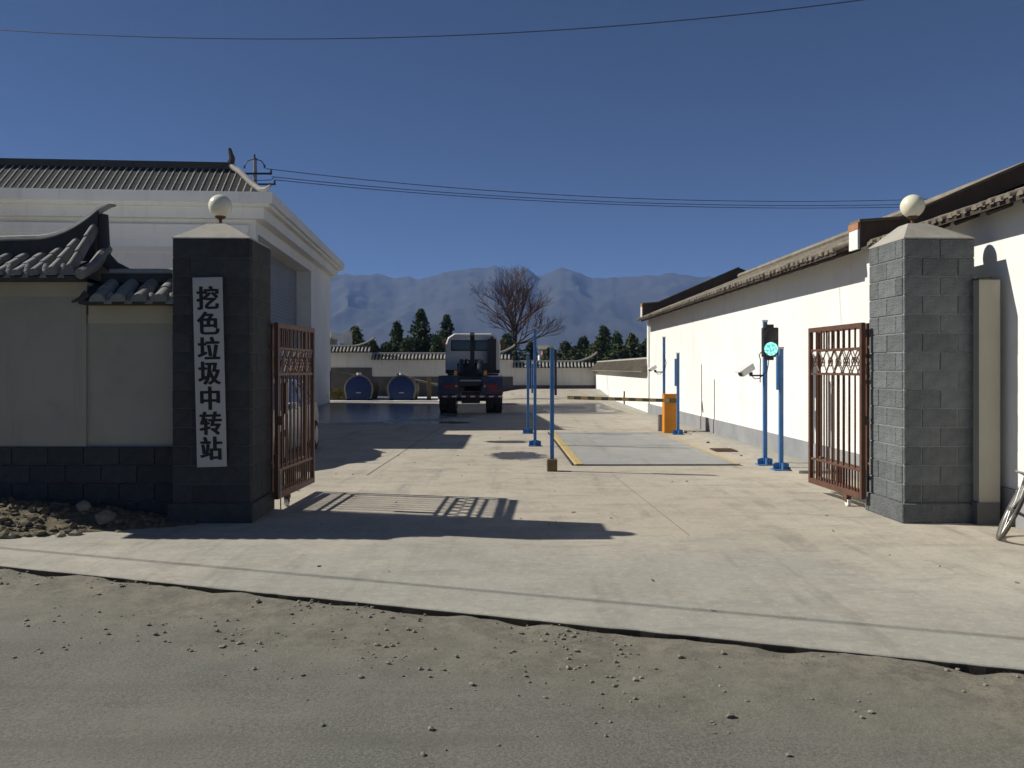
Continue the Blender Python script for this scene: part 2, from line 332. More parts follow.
def link(name, me, parent=None, loc=None, rot=None, scale=None):
    o = bpy.data.objects.new(name, me); C.objects.link(o)
    if parent: o.parent = parent
    if loc: o.location = loc
    if rot: o.rotation_euler = rot
    if scale: o.scale = scale
    return o
def tag(o, label, cat, group=None, kind=None):
    o['label'] = label; o['category'] = cat
    if group: o['group'] = group
    if kind: o['kind'] = kind
    return o
def thing(name, label, cat, loc=(0, 0, 0), rz=0, group=None):
    o = link(name, None, None, loc, (0, 0, rz)); o.empty_display_size = 0.2
    return tag(o, label, cat, group)
def struct(o): o['kind'] = 'structure'; return o
def stuff(o): o['kind'] = 'stuff'; return o
def at(px, py, Y): return Vector(((px - 512) / F * Y, Y, EYE + (HZ - py) / F * Y))
def sstep(a, b, x):
    t = max(0, min(1, (x - a) / (b - a))); return t * t * (3 - 2 * t)
def fbm(x, y, s=1.0, oct=4):
    return noise.fractal(Vector((x * s, y * s, 3.7)), 1.0, 2.0, oct)
def yard_z(x, y):
    return 0.46 * sstep(37.5, 48.5, y) * sstep(-2.5, 1.0, x)

# ------------------------------------------------------------------ ground, road, mountains
g = MB(); g.v = [(-3500, -600, -0.35), (3500, -600, -0.35), (3500, 4200, -0.35), (-3500, 4200, -0.35)]; g.f = [(0, 1, 2, 3)]
struct(g.build('ground', 'earth'))
RZ = -0.038
def road_edge(x): return EY + ES * (x - EX)
g = MB(); xs = [-60, -30, -16, -9] + [-7 + 0.06 * i for i in range(200)] + [5.5, 9, 18, 40]
ts = [-14, -7, -5.2] + [-4.4 + 0.06 * i for i in range(80)]
for x in xs:
    for t_ in ts:
        y = road_edge(x) + t_; d = -t_
        h = 0.016 * fbm(x, y, 1.3) + 0.007 * fbm(x + 9, y, 7) * sstep(2.4, 0.4, d) + 0.034 * sstep(0.6, 0.08, d) * (0.45 + fbm(x, y + 5, 2.2)) - 0.02 * sstep(0.05, 0.0, d)
        if t_ > 0.0: h -= 0.12
        g.v.append((x, y, RZ + h))
n = len(ts)
for i in range(len(xs) - 1):
    for j in range(n - 1):
        a = i * n + j; g.f.append((a, a + n, a + n + 1, a + 1))
struct(g.build('road', 'road', smooth=True))
# concrete yard with a broken front edge
g = MB(); xs = [-24, -18, -12, -9] + [-7 + 0.09 * i for i in range(139)]
ts = [0, 0.02, 0.1, 0.4, 0.9] + [1.5 + i for i in range(48)]
cols = []
for x in xs:
    e = road_edge(x); jag = 0.012 * fbm(x, 0, 1.2) + 0.006 * fbm(x, 0, 7.0) + 0.05 * max(0, fbm(x, 4, 3.0) - 0.42)
    ln = 49.6 - e; base = len(g.v)
    chip = 0.02 * max(0, fbm(x, 8, 2.1) - 0.35)
    g.v.append((x, e + jag + 0.02, -0.2)); g.v.append((x, e + jag, -0.012 - chip))
    for t_ in ts:
        y = e + jag + 0.012 + t_ * (ln / 48.5) if t_ > 1 else e + jag + 0.012 + t_
        y = min(y, 49.6); g.v.append((x, y, yard_z(x, y) - (0.004 + chip if t_ == 0 else 0)))
n = len(ts) + 2
for i in range(len(xs) - 1):
    for j in range(n - 1):
        a = i * n + j; g.f.append((a, a + n, a + n + 1, a + 1))
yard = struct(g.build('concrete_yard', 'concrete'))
M['joint'] = mat('joint', (0.13, 0.12, 0.1), 0.95, var=0.3)
def joint(p, q, w=0.018):
    p = Vector(p); q = Vector(q); d = (q - p).normalized(); s = Vector((-d.y, d.x)) * w / 2
    m = MB(); m.v = [(*(p + s), 0.003), (*(p - s), 0.003), (*(q - s), 0.003), (*(q + s), 0.003)]; m.f = [(0, 1, 2, 3)]
    m.build('joint', 'joint', yard)
joint((-2.3, 13.0), (-1.95, 27)); joint((1.6, 13.0), (1.8, 8.3), 0.008)
joint((0.2, 22.6), (4.9, 22.5)); joint((-10, 27.2), (4.9, 27), 0.02)
# mountains
sky_pts = [(-900, 290), (-300, 262), (100, 270), (327, 272), (378, 276), (433, 275), (452, 270), (476, 268), (495, 266), (505, 270), (515, 268), (523, 267.5), (538, 274),
           (554, 270), (570, 270), (593, 278), (612, 275), (632, 277), (663, 274), (700, 275), (740, 271), (820, 266), (950, 272), (1300, 262), (1900, 285)]
def sky_y(px):
    for (a, b), (c, d) in zip(sky_pts, sky_pts[1:]):
        if a <= px <= c: return b + (d - b) * (px - a) / (c - a)
    return 285
g = MB(); nu, nv = 1000, 70
for i in range(nu + 1):
    px = -860 + 2720 * i / nu; r = (px - 512) / F
    for j in range(nv + 1):
        v = j / nv; Y = 1500 + 1200 * v
        top = (HZ - sky_y(px) + 3.2 * fbm(px / 22, 0.3, 1.0, 5)) / F * 2300 + 1.7
        vv = min(1, v / (800 / 1200)); prof = vv ** 0.8 if v < 0.667 else 1 - (v - 0.667) * 1.2
        x = r * Y; h = top * prof
        rdg = 1 - abs(noise.fractal(Vector((x / 210, Y / 420, 1.3)), 1, 2, 6)) * 1.5
        if v < 0.66: h *= 1 - 0.22 * (1 - rdg) * (1 - vv ** 2.5)
        h += 6.0 * noise.fractal(Vector((x / 60, Y / 60, 0)), 0.8, 2, 6) * vv
        if v == 0: h = -2
        g.v.append((x, Y, h))
for i in range(nu):
    for j in range(nv):
        a = i * (nv + 1) + j; g.f.append((a, a + nv + 1, a + nv + 2, a + 1))
struct(g.build('mountain_range', 'far_hill', smooth=True))

# ------------------------------------------------------------------ shared pieces
def tile_row_mesh(name, L, r, mname, seg=0.24, slope=0.0):
    """half round cover tiles lapping one another, running +y, rising by slope"""
    m = MB(); k = max(2, int(round(L / seg))); n = 6
    for i in range(k):
        y0, y1 = L * i / k - (0.015 if i else 0), L * (i + 1) / k
        ra, rb = r * 1.06, r * 0.88
        o = len(m.v)
        for (yy, rr) in ((y0, ra), (y1, rb)):
            for q in range(n + 1):
                th = math.pi * q / n; m.v.append((rr * math.cos(th), yy, slope * yy + rr * math.sin(th)))
        for q in range(n): m.f.append((o + q, o + q + 1, o + n + 2 + q, o + n + 1 + q))
        m.f.append(tuple(o + q for q in range(n + 1))); m.f.append(tuple(o + n + 1 + q for q in range(n, -1, -1)))
    return m.mesh(name, mname, smooth=True)
_blocks = {}
def block_mesh(L, h, th, mname):
    k = (round(L, 3), round(h, 3), mname)
    if k not in _blocks:
        m = MB().box(0.004, 0, 0.004, L - 0.004, th, h - 0.004); _blocks[k] = m.mesh('block', mname, bevel=0.006)
    return _blocks[k]
def block_face(parent, p, d, width, z0, rows, h, mname, start=0, th=0.035, rng=random):
    """courses of blocks on a face starting at p (x,y), running along angle d, outward = right-hand side of run"""
    for r_ in range(rows):
        cuts = [0]; half = (r_ + start) % 2
        x = 0.2 if half == 0 else 0.4
        while x < width - 0.1: cuts.append(x); x += 0.4
        cuts.append(width)
        for a, b in zip(cuts, cuts[1:]):
            o = link('block', block_mesh(b - a, h, th, mname), parent)
            out = rng.uniform(-0.002, 0.005)
            o.location = (p[0] + a * math.cos(d) + out * math.sin(d), p[1] + a * math.sin(d) - out * math.cos(d), z0 + r_ * h)
            o.rotation_euler = (0, 0, d)

# ------------------------------------------------------------------ gate pillars, lamps
def pillar(x, y, w, d, rz, label, mname='block', ax=0.0):
    t = thing('gate_pillar', label, 'pillar', (x, y, 0), rz, 'pillars of the gateway')
    H = 3.12; th = 0.035
    MB().box(0.008, 0.008, 0, w - 0.008, d - 0.008, H).build('core', 'mortar' if mname == 'block' else 'mortar_dark', t)
    pl = MB().box(-0.035, -0.035, 0, w + 0.035, d + 0.035, 0.215).build('plinth', mname, t, bevel=0.01)
    rows = 14; h = (H - 0.215) / rows
    block_face(t, (0, 0), 0, w, 0.215, rows, h, mname)
    block_face(t, (w, th), math.pi / 2, d - 2 * th, 0.215, rows, h, mname, 1)
    block_face(t, (w, d), math.pi, w, 0.215, rows, h, mname)
    block_face(t, (0, d - th), -math.pi / 2, d - 2 * th, 0.215, rows, h, mname, 1)
    m = MB(); e = 0.002; a = 0.11; cx, cy = w / 2 + ax, d / 2
    m.quadbox([(-e, -e, H), (w + e, -e, H), (w + e, d + e, H), (-e, d + e, H), (-e, -e, H + .012), (w + e, -e, H + .012), (w + e, d + e, H + .012), (-e, d + e, H + .012)])
    m.quadbox([(-e, -e, H + .0121), (w + e, -e, H + .0121), (w + e, d + e, H + .0121), (-e, d + e, H + .0121), (cx - a, cy - a, H + .22), (cx + a, cy - a, H + .22), (cx + a, cy + a, H + .22), (cx - a, cy + a, H + .22)])
    m.build('cap', 'cap', t)
    return t
def lamp(x, y, z, label):
    t = thing('globe_lamp', label, 'lamp', (x, y, z), 0, 'globe lamps on the pillars')
    MB().lathe([(0.055, 0), (0.055, 0.02), (0.02, 0.03), (0.018, 0.07), (0.05, 0.085), (0.062, 0.1), (0.06, 0.115)], 14).build('stem', 'rust', t, True)
    r = 0.132; prof = [(max(0.002, r * math.sin(math.pi * i / 16)), 0.1 + r - r * math.cos(math.pi * i / 16) - 0.008) for i in range(17)]
    MB().lathe(prof, 28).build('globe', 'globe', t, True)
PLX, PLY, PLW = -3.727, 8.99, 0.855
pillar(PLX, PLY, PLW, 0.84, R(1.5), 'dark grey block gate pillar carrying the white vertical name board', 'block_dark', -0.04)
pillar(4.298, 8.99, 0.79, 0.82, R(2.0), 'grey block gate pillar in front of the white house, right of the entrance', ax=-0.08)
lamp(-3.35, 9.42, 3.335, 'cream globe lamp on top of the left gate pillar above the name board')
lamp(4.60, 9.42, 3.335, 'cream globe lamp on top of the right gate pillar by the white house')

# ------------------------------------------------------------------ name board
sg = thing('name_board', 'tall white name board with black Chinese characters on the dark pillar', 'sign', (-3.275, 8.957, 0.62), 0)
sg.rotation_euler = (0, R(-1.4), R(1.5))
MB().box(-0.16, -0.012, 0, 0.16, 0.008, 2.07).build('board', 'sign', sg, bevel=0.003)
MB().box(-0.155, -0.0145, 2.035, 0.155, -0.0125, 2.047).build('edge_strip', 'steel', sg)
for i, ch in enumerate('挖色垃圾中转站'):
    cu = bpy.data.curves.new('character', 'FONT'); cu.body = ch; cu.size = 0.262; cu.align_x = 'CENTER'; cu.align_y = 'CENTER'
    cu.offset = 0.0022; cu.extrude = 0.0; cu.resolution_u = 3
    tmp = bpy.data.objects.new('tmp', cu); C.objects.link(tmp)
    dg = bpy.context.evaluated_depsgraph_get(); me0 = bpy.data.meshes.new_from_object(tmp.evaluated_get(dg))
    bpy.data.objects.remove(tmp); bpy.data.curves.remove(cu)
    xs_ = [v.co.x for v in me0.vertices]; ys_ = [v.co.y for v in me0.vertices]
    cx, cy = (min(xs_) + max(xs_)) / 2, (min(ys_) + max(ys_)) / 2; V, Fc = [], []
    for k, (ox, oy) in enumerate(((0, 0), (-0.0095, 0), (0.0095, 0), (-0.005, 0.0025), (0.005, -0.0025))):
        o0 = len(V); V += [((v.co.x - cx) * 0.92 + ox, (v.co.y - cy) * 1.03 + oy, 0.0003 * k) for v in me0.vertices]
        Fc += [tuple(o0 + i for i in p.vertices) for p in me0.polygons]
    me = bpy.data.meshes.new('character'); me.from_pydata(V, [], Fc); me.materials.append(M['ink'])
    link('character', me, sg, (0.0, -0.0135, 1.845 - i * 0.2735), (R(90), 0, 0))

# ------------------------------------------------------------------ gates (two folded leaves each)
def gate_leaf(t, p, ang, Lw=1.47, zb=0.14, zt=2.24, caster=True, latch=True, lock=False):
    H = zt - zb; f = MB(); w = 0.05
    f.box(0, -w / 2, 0, w, w / 2, H).box(Lw - w, -w / 2, 0, Lw, w / 2, H)
    f.box(w, -w / 2, H - 0.06, Lw - w, w / 2, H).box(w, -w / 2, 0, Lw - w, w / 2, 0.07)
    fr = f.build('leaf_frame', 'gate', t, bevel=0.003); fr.location = (*p, zb); fr.rotation_euler = (0, 0, ang)
    zr1, zr2, zl = H * (1 - 0.145), H * (1 - 0.294), H * (1 - 0.84)
    for z in (zr1, zr2, zl): MB().box(w, -0.012, z - 0.014, Lw - w, 0.012, z + 0.014).build('rail', 'gate', fr)
    nb = 9
    bar = MB().box(-0.008, -0.008, 0.07, 0.008, 0.008, zr2 - 0.014).mesh('bar', 'gate')
    bar2 = MB().box(-0.009, -0.009, zr1 + 0.014, 0.009, 0.009, H - 0.06).mesh('bar', 'gate')
    thin = MB().box(-0.006, -0.006, 0.07, 0.006, 0.006, zl - 0.014).mesh('bar', 'gate')
    sp = (Lw - 2 * w) / nb
    for i in range(1, nb):
        x = w + sp * i; link('bar', bar, fr, (x, 0, 0)); link('bar', bar2, fr, (x, 0, 0))
    for i in range(nb): link('bar', thin, fr, (w + sp * (i + .5), 0, 0))
    # diamond lattice
    hh = (zr1 - zr2 - 0.028); zc = (zr1 + zr2) / 2; cell = (Lw - 2 * w) / 6
    for i in range(6):
        x0 = w + cell * i
        la = MB()
        for (a, b) in (((0, 0), (1, 1)), ((0, 1), (1, 0))):
            la.tube([(x0 + a[0] * cell, 0.006 * (1 if a[1] else -1), zc + (a[1] - .5) * hh), (x0 + b[0] * cell, 0.006 * (1 if a[1] else -1), zc + (b[1] - .5) * hh)], 0.009, 4)
        la.torus((x0 + cell / 2, 0, zc), (0, 1, 0), 0.055, 0.007, 14, 4)
        la.build('lattice', 'gate', fr)
    if latch:
        MB().box(0.0, -0.075, H * 0.42, 0.05, -w / 2, H * 0.47).build('latch', 'rust', fr)
        MB().cyl((0.025, -0.045, -0.12), (0.025, -0.045, 0.35), 0.008, 6).build('drop_bolt', 'steel', fr)
    if lock:
        MB().box(0.27, -0.03, 1.0, 0.34, 0.03, 1.38).build('lock_box', 'gate', fr)
    if caster:
        cs = MB().box(0.36, -0.03, -0.045, 0.44, 0.03, 0.0).box(0.37, -0.03, -0.09, 0.41, -0.024, -0.045).box(0.37, 0.024, -0.09, 0.41, 0.03, -0.045).build('caster_fork', 'rust', fr)
        MB().tube([(0.385, -0.02, -0.092), (0.385, 0.02, -0.092)], 0.047, 14).build('caster_wheel', 'white_plastic', cs, True)
    return fr
def gate(label, hinge, p1, a1, p2, a2):
    t = thing('folding_gate', label, 'gate', (*p1, 0), 0, 'folding gates of the entrance')
    l1 = gate_leaf(t, (0, 0), a1, lock=p1[0] < 0)
    gate_leaf(t, (p2[0] - p1[0], p2[1] - p1[1]), a2, caster=False, latch=False)
    for z in (0.55, 1.95):
        h = Vector(hinge) - Vector(p1); q = Vector(p2) - Vector(p1)
        MB().tube([(h.x, h.y, z), (q.x, q.y + 0.03, z)], 0.022, 8).cyl((q.x, q.y + 0.03, z - 0.07), (q.x, q.y + 0.03, z + 0.07), 0.028, 8).build('hinge', 'rust', t)
gate('brown iron folding gate opened inward beside the dark pillar with the name board', (-2.872, 9.74), (-2.795, 9.72), math.atan2(1.47, 0.08), (-2.905, 9.86), R(88))
gate('brown iron folding gate opened inward against the white house wall', (4.33, 9.72), (4.165, 9.72), math.atan2(1.47, -0.10), (4.29, 9.86), R(92.5))

# ------------------------------------------------------------------ left garden wall with tiled copings
gw = thing('garden_wall', 'cream plastered boundary wall with grey tiled coping left of the dark pillar', 'wall', (0, 9.2, 0))
XS, XL, XR = -4.78, -7.2, PLX + 0.0
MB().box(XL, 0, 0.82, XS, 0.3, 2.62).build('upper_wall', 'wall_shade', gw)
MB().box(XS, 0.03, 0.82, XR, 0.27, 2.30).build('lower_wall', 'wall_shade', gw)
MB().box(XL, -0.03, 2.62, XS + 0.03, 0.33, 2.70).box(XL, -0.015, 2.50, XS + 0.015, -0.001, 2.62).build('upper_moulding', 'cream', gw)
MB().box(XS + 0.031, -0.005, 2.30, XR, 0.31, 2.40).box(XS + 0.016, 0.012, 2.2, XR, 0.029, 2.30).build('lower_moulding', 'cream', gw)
MB().box(XL, 0.01, 0, XR, 0.32, 0.82).build('plinth_core', 'mortar', gw)
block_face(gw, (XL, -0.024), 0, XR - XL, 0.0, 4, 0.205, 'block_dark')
# upper roof
ey, ez, ry, rz_ = -0.28, 2.73, 0.28, 3.02
MB().prism([(XL, ey, ez - 0.03), (XL, ry, rz_ - 0.03), (XL, 0.62, ez - 0.03), (XL, 0.62, ez - 0.07), (XL, ey, ez - 0.07)], (XS + 0.03 - XL, 0, 0)).build('upper_roof_deck', 'tile_dark', gw)
rowm = tile_row_mesh('tile_row', ry - ey, 0.058, 'tile', 0.19, (rz_ - ez) / (ry - ey))
nrow = int((XS - XL) / 0.195)
for i in range(nrow):
    xr_ = XS - 0.03 - 0.195 * i
    link('tile_row', rowm, gw, (xr_, ey - 0.02, ez - 0.02), None, (1, 1, 1 + 0.34 * max(0, (xr_ + 5.5) / 0.74) ** 2 / (rz_ - ez)))
    if i < 22: link('eave_tile', rowm, gw, (XS - 0.128 - 0.195 * i, ey - 0.005, ez - 0.05), None, (0.62, 0.12, 0.5))
# upper ridge sweeping up to a tip
pts = []
for i in range(26):
    x = XL + (XS + 0.02 - XL) * i / 25; pts.append((x, ry, rz_ + 0.14 + 0.03 * sstep(-6.6, -5.3, x) + 0.34 * max(0, (x + 5.5) / 0.74) ** 2))
m = MB()
for (xa, ya, za), (xb, yb, zb) in zip(pts, pts[1:]):
    m.quadbox([(xa, ya - .06, za - .2), (xb, yb - .06, zb - .2), (xb, yb + .06, zb - .2), (xa, ya + .06, za - .2), (xa, ya - .06, za - .02), (xb, yb - .06, zb - .02), (xb, yb + .06, zb - .02), (xa, ya + .06, za - .02)])
m.build('upper_ridge', 'tile_dark', gw)
MB().tube([(x, y, z) for x, y, z in pts] + [(XS + 0.14, ry, pts[-1][2] + 0.05), (XS + 0.2, ry, pts[-1][2] + 0.05)], [0.05] * 25 + [0.045, 0.03, 0.014], 8).build('ridge_cap', 'tile_light', gw, True)
m = MB().tube([(XS + 0.06, ry, pts[-1][2] - 0.06), (XS + 0.07, ry - 0.02, 3.15), (XS + 0.09, ry - 0.06, 2.98), (XS + 0.2, ry - 0.06, 2.86), (XS + 0.36, ry - 0.06, 2.80)], [0.05, 0.065, 0.08, 0.075, 0.055], 10)
m.prism([(XS - 0.02, ry - .05, 2.95), (XS - .5, ry - .05, 2.95), (XS - .5, ry - .05, 3.08), (XS - .2, ry - .05, 3.18), (XS - 0.02, ry - .05, 3.38)], (0, 0.08, 0)); m.build('gable_verge', 'tile_dark', gw, True)
MB().tube([(XS + 0.09, -0.30, 2.72), (XS + 0.10, -0.02, 2.84), (XS + 0.10, ry, 3.08)], 0.062, 8).build('verge_tile', 'tile', gw, True)
MB().tube([(XS - 0.02, -0.26, 2.42), (XS + 0.06, -0.24, 2.45), (XS + 0.12, -0.2, 2.52)], [0.012, 0.03, 0.05], 6).build('verge_hook', 'tile_dark', gw, True)
# lower coping
ez2, rz2 = 2.46, 2.70
MB().prism([(XS + .03, -0.22, ez2 - 0.02), (XS + .03, 0.16, rz2 - 0.02), (XS + .03, 0.5, ez2 - 0.02), (XS + .03, 0.5, ez2 - 0.06), (XS + .03, -0.22, ez2 - 0.06)], (XR - XS - .03, 0, 0)).build('lower_roof_deck', 'tile_dark', gw)
rowl = tile_row_mesh('tile_row', 0.36, 0.083, 'tile', 0.18, 0.63)
for i in range(4): link('tile_row', rowl, gw, (XR - 0.13 - 0.225 * i, -0.25, ez2 - 0.035))
for i in range(4): link('eave_tile', rowl, gw, (XR - 0.02 - 0.225 * i, -0.235, ez2 - 0.06), None, (0.5, 0.2, 0.45))
MB().box(XS + .12, 0.09, rz2 - 0.03, XR, 0.23, rz2 + 0.07).build('lower_ridge', 'tile_dark', gw)
MB().tube([(XS + .2, 0.16, rz2 + 0.085), (XR, 0.16, rz2 + 0.085)], 0.05, 8).build('lower_ridge_cap', 'tile_light', gw, True)

# ------------------------------------------------------------------ rubble beside the wall
g = MB(); nx, ny = 90, 22
def mound(x, y):
    k = sstep(-2.9, -4.6, x) * 0.55 + sstep(-4.2, -6, x) * 0.45
    fr = 8.12 + 0.16 * sstep(-5.3, -3.6, x) * 3.2
    return max(0, sstep(fr - 0.02, fr + 0.75, y)) * 0.22 * k + 0.05 * k * sstep(fr, fr + .1, y) + (0.03 * fbm(x, y, 5) + 0.02 * fbm(x, y, 13)) * k * sstep(fr, fr + .15, y) - 0.015
for i in range(nx + 1):
    for j in range(ny + 1):
        x = -10 + 7.2 * i / nx; y = 7.95 + 1.2 * j / ny; g.v.append((x, y, mound(x, y) - (0.02 if mound(x, y) < 0.0 else 0)))
for i in range(nx):
    for j in range(ny):
        a = i * (ny + 1) + j; g.f.append((a, a + ny + 1, a + ny + 2, a + 1))
for i in range(1500):
    x = random.uniform(-8.5, -3.0); y = random.uniform(8.1, 9.1); h = mound(x, y)
    if h < 0.005: 
        continue
    r_ = random.choice((0.012, 0.018, 0.025, 0.035, 0.05)) * random.uniform(.7, 1.2); g.rock((x, y, h + r_ * 0.25), r_, i)
tag(g.build('rubble_heap', 'rubble_soil'), 'heap of earth and broken stones along the foot of the boundary wall', 'rubble', kind='stuff')
for i, (px, py, Y, r_, lab) in enumerate([(106, 509, 8.75, 0.105, 'largest pale boulder on the rubble heap by the wall'), (84, 503, 8.9, 0.095, 'dark rounded stone just left of the pale boulder'),
        (75, 524, 8.35, 0.06, 'grey stone low on the rubble heap below the boulder'), (118, 517, 8.5, 0.045, 'small pale stone right of the boulder on the rubble'),
        (12, 535, 8.2, 0.05, 'whitish stone at the left front edge of the rubble'), (60, 528, 8.28, 0.055, 'brown stone at the front of the rubble heap')]):
    p = at(px, py, Y); tag(MB().rock((0, 0, 0), r_, 900 + i, 0.8).build('stone', 'stone', None, False, 0, (p.x, Y, mound(p.x, Y) + r_ * 0.4)), lab, 'stone', 'loose stones on the rubble')
# loose grit on the road
g = MB()
def roadh(x, y):
    d = road_edge(x) - y
    return RZ + 0.016 * fbm(x, y, 1.3) + 0.007 * fbm(x + 9, y, 7) * sstep(2.4, 0.4, d) + 0.034 * sstep(0.6, 0.08, d) * (0.45 + fbm(x, y + 5, 2.2)) - 0.02 * sstep(0.05, 0.0, d)
for i in range(9000):
    x = random.uniform(-5, 4.4); d = abs(random.gauss(0, 1)) * 0.75 + 0.03
    if d > 3.2: continue
    y = road_edge(x) - d
    if y < 2.6: continue
    dens = 0.25 + 1.5 * fbm(x, y, 0.9)
    if random.random() > dens + 0.12: continue
    r_ = 0.002 + 0.016 * random.random() ** 9
    g.rock((x, y, roadh(x, y) + r_ * 0.3), r_, i, 0.7)
tag(g.build('road_grit', 'pebble'), 'loose grit and pebbles scattered along the dusty road edge', 'gravel', kind='stuff')
for i, (px, py, r_, lab) in enumerate([(730, 719, .022, 'dark pebble alone on the asphalt in the right foreground'), (680, 661, .024, 'grey pebble on the dirt just below the concrete edge'),
        (723, 659, .02, 'brown pebble right of the grey one below the concrete edge'), (258, 606, .026, 'pebble on the dirt road edge left of centre')]):
    p = at(px, py, 1394 / (py - HZ) * 1.03); tag(MB().rock((0, 0, 0), r_, 40 + i, 0.8).build('pebble', 'stone', None, False, 0, (p.x, p.y, roadh(p.x, p.y) + r_ * .45)), lab, 'pebble', 'bigger pebbles on the road')

# bits of dry litter blown over the concrete
g = MB(); rr = random.Random(21)
for i in range(70):
    x = rr.uniform(-3.5, 4.4); y = rr.uniform(max(road_edge(x) + .3, 5), 20)
    if -0.2 < x - 1.1 < 3.1 and y > 14: continue
    s_ = rr.uniform(.008, .028); a_ = rr.uniform(0, 6.28); ca_, sa_ = math.cos(a_), math.sin(a_); o_ = len(g.v)
    for u, v, h in ((-1, -.3, .002), (.9, -.45, .004), (1.1, .4, .014), (-.8, .5, .009)): g.v.append((x + s_ * (u * ca_ - v * sa_), y + s_ * (u * sa_ + v * ca_), h))
    g.f.append((o_, o_ + 1, o_ + 2, o_ + 3))
tag(g.build('dry_litter', 'brown_post'), 'specks of dry leaves and litter scattered over the concrete', 'litter', kind='stuff')

# ------------------------------------------------------------------ station building (left)
A = R(4.32)
sb = thing('station_building', 'large white station building with stepped cornice, tiled parapet roof and roller door', 'building', (-7.14, 24.4, 0), A)
LX, DY, ZT = -17.0, 16.7, 6.94
wx = -0.62
w_ = MB()
w_.box(LX + .6, 0.6, 0, wx - 0.66, DY - .6, 6.2)
w_.box(wx - 0.66, 0.6, 0, wx, 0.93, 6.2).box(wx - 0.66, 10.6, 0, wx, DY - .6, 6.2).box(wx - 0.66, 0.93, 5.82, wx, 10.6, 6.2)
w_.build('wall', 'white_building', sb)
MB().box(LX, 0, 6.62, 0, DY, ZT).build('fascia', 'white_building', sb)
MB().box(LX + .12, 0.12, 6.52, -.12, DY - .12, 6.62).build('soffit_step', 'white_building', sb)
MB().box(LX + .3, 0.3, 6.2, -.3, DY - .3, 6.52).build('cornice', 'white_building', sb)
MB().box(LX + .5, 0.48, 5.75, wx + .003 - 0.2, 0.6, 6.03).build('string_band', 'white_building', sb)
MB().box(LX + .5, 0.53, 5.28, wx - 0.2, 0.6, 5.75).build('lower_band', 'white_building', sb)
d_ = MB(); ns = 46
for i in range(ns):
    z0 = 5.8 * i / ns; z1 = 5.8 * (i + 1) / ns
    d_.quadbox([(wx - .64, .95, z0), (wx - .60, .95, z0), (wx - .60, 10.58, z0), (wx - .64, 10.58, z0), (wx - .64, .95, z1), (wx - .615, .95, z1 - .01), (wx - .615, 10.58, z1 - .01), (wx - .64, 10.58, z1)])
dr = d_.build('roller_door', 'door', sb)
for z in (5.05, 4.5): MB().box(wx, 0.68, z, wx + .22, 0.84, z + .14).build('wall_bracket', 'white_plastic', sb)
# tiled parapet roof: front slope and right slope
rb, run, rise = 0.45, 1.2, 1.06
z0r = ZT + 0.02
m = MB()
m.quadbox([(LX + .45, rb, z0r), (-rb, rb, z0r), (-rb, DY - rb, z0r), (LX + .45, DY - rb, z0r), (LX + .45 + run, rb + run, z0r + rise), (-rb - run, rb + run, z0r + rise), (-rb - run, DY - rb - run, z0r + rise), (LX + .45 + run, DY - rb - run, z0r + rise)])
m.build('roof_slope', 'slope_dark', sb)
rowb = tile_row_mesh('tile_row', run, 0.027, 'tile_light', 0.21, rise / run)
for i in range(76):
    x = -rb - 0.1 - 0.212 * i
    if x < LX + 1.5: break
    k = min(1, (-rb - x) / run)
    link('tile_row', rowb, sb, (x, rb, z0r), None, (1, k, k))
for i in range(72):
    y = rb + 0.1 + 0.22 * i
    if y > DY - rb - 0.1: break
    k = min(1, (y - rb) / run, (DY - rb - y) / run)
    link('tile_row', rowb, sb, (-rb, y, z0r), (0, 0, R(90)), (1, k, k))
zr = z0r + rise
rd = MB().box(LX + 2, rb + run - .1, zr - .05, -rb - run + .04, rb + run + .1, zr + .16).build('ridge', 'tile_dark', sb)
MB().tube([(-rb - run, rb + run, zr + .1), (-rb - run + .06, rb + run, zr + .3), (-rb - run - .02, rb + run, zr + .62)], [.12, .1, .05], 8).build('finial', 'tile_dark', rd, True)
hp = [(-rb - run, rb + run, zr + .08), (-rb - .8, rb + .8, z0r + .86), (-rb - .35, rb + .35, z0r + .42), (-rb - .02, rb + .02, z0r + .15), (-rb + .22, rb - .22, z0r + .10), (-rb + .40, rb - .4, z0r + .18)]
MB().tube(hp, [.09, .09, .09, .08, .07, .04], 8).build('hip_ridge', 'tile_light', sb, True)
MB().tube([(-rb - run, rb + run, zr + .1), (-rb - run, DY - rb - run, zr + .1)], .11, 8).build('side_ridge', 'tile_dark', sb, True)
# made-up block between wall and building, added for its stepped shadow on the yard
gr = thing('shadow_block', 'flat roofed white block added behind the boundary wall to cast the stepped yard shadow', 'building', (-6.55, 18.5, 0), 0)
MB().box(-8, 0, 0, 0, 3.6, 4.33).build('wall', 'white_building', gr)
MB().box(-8, 3.602, 0, -.66, 5.85, 4.40).build('shadow_wing', 'white_building', gr)  # rear extension added to close the lit gap in the cast shadow
MB().box(-8.02, -0.03, 4.33, 0.03, 3.63, 4.44).build('coping', 'white_building', gr)
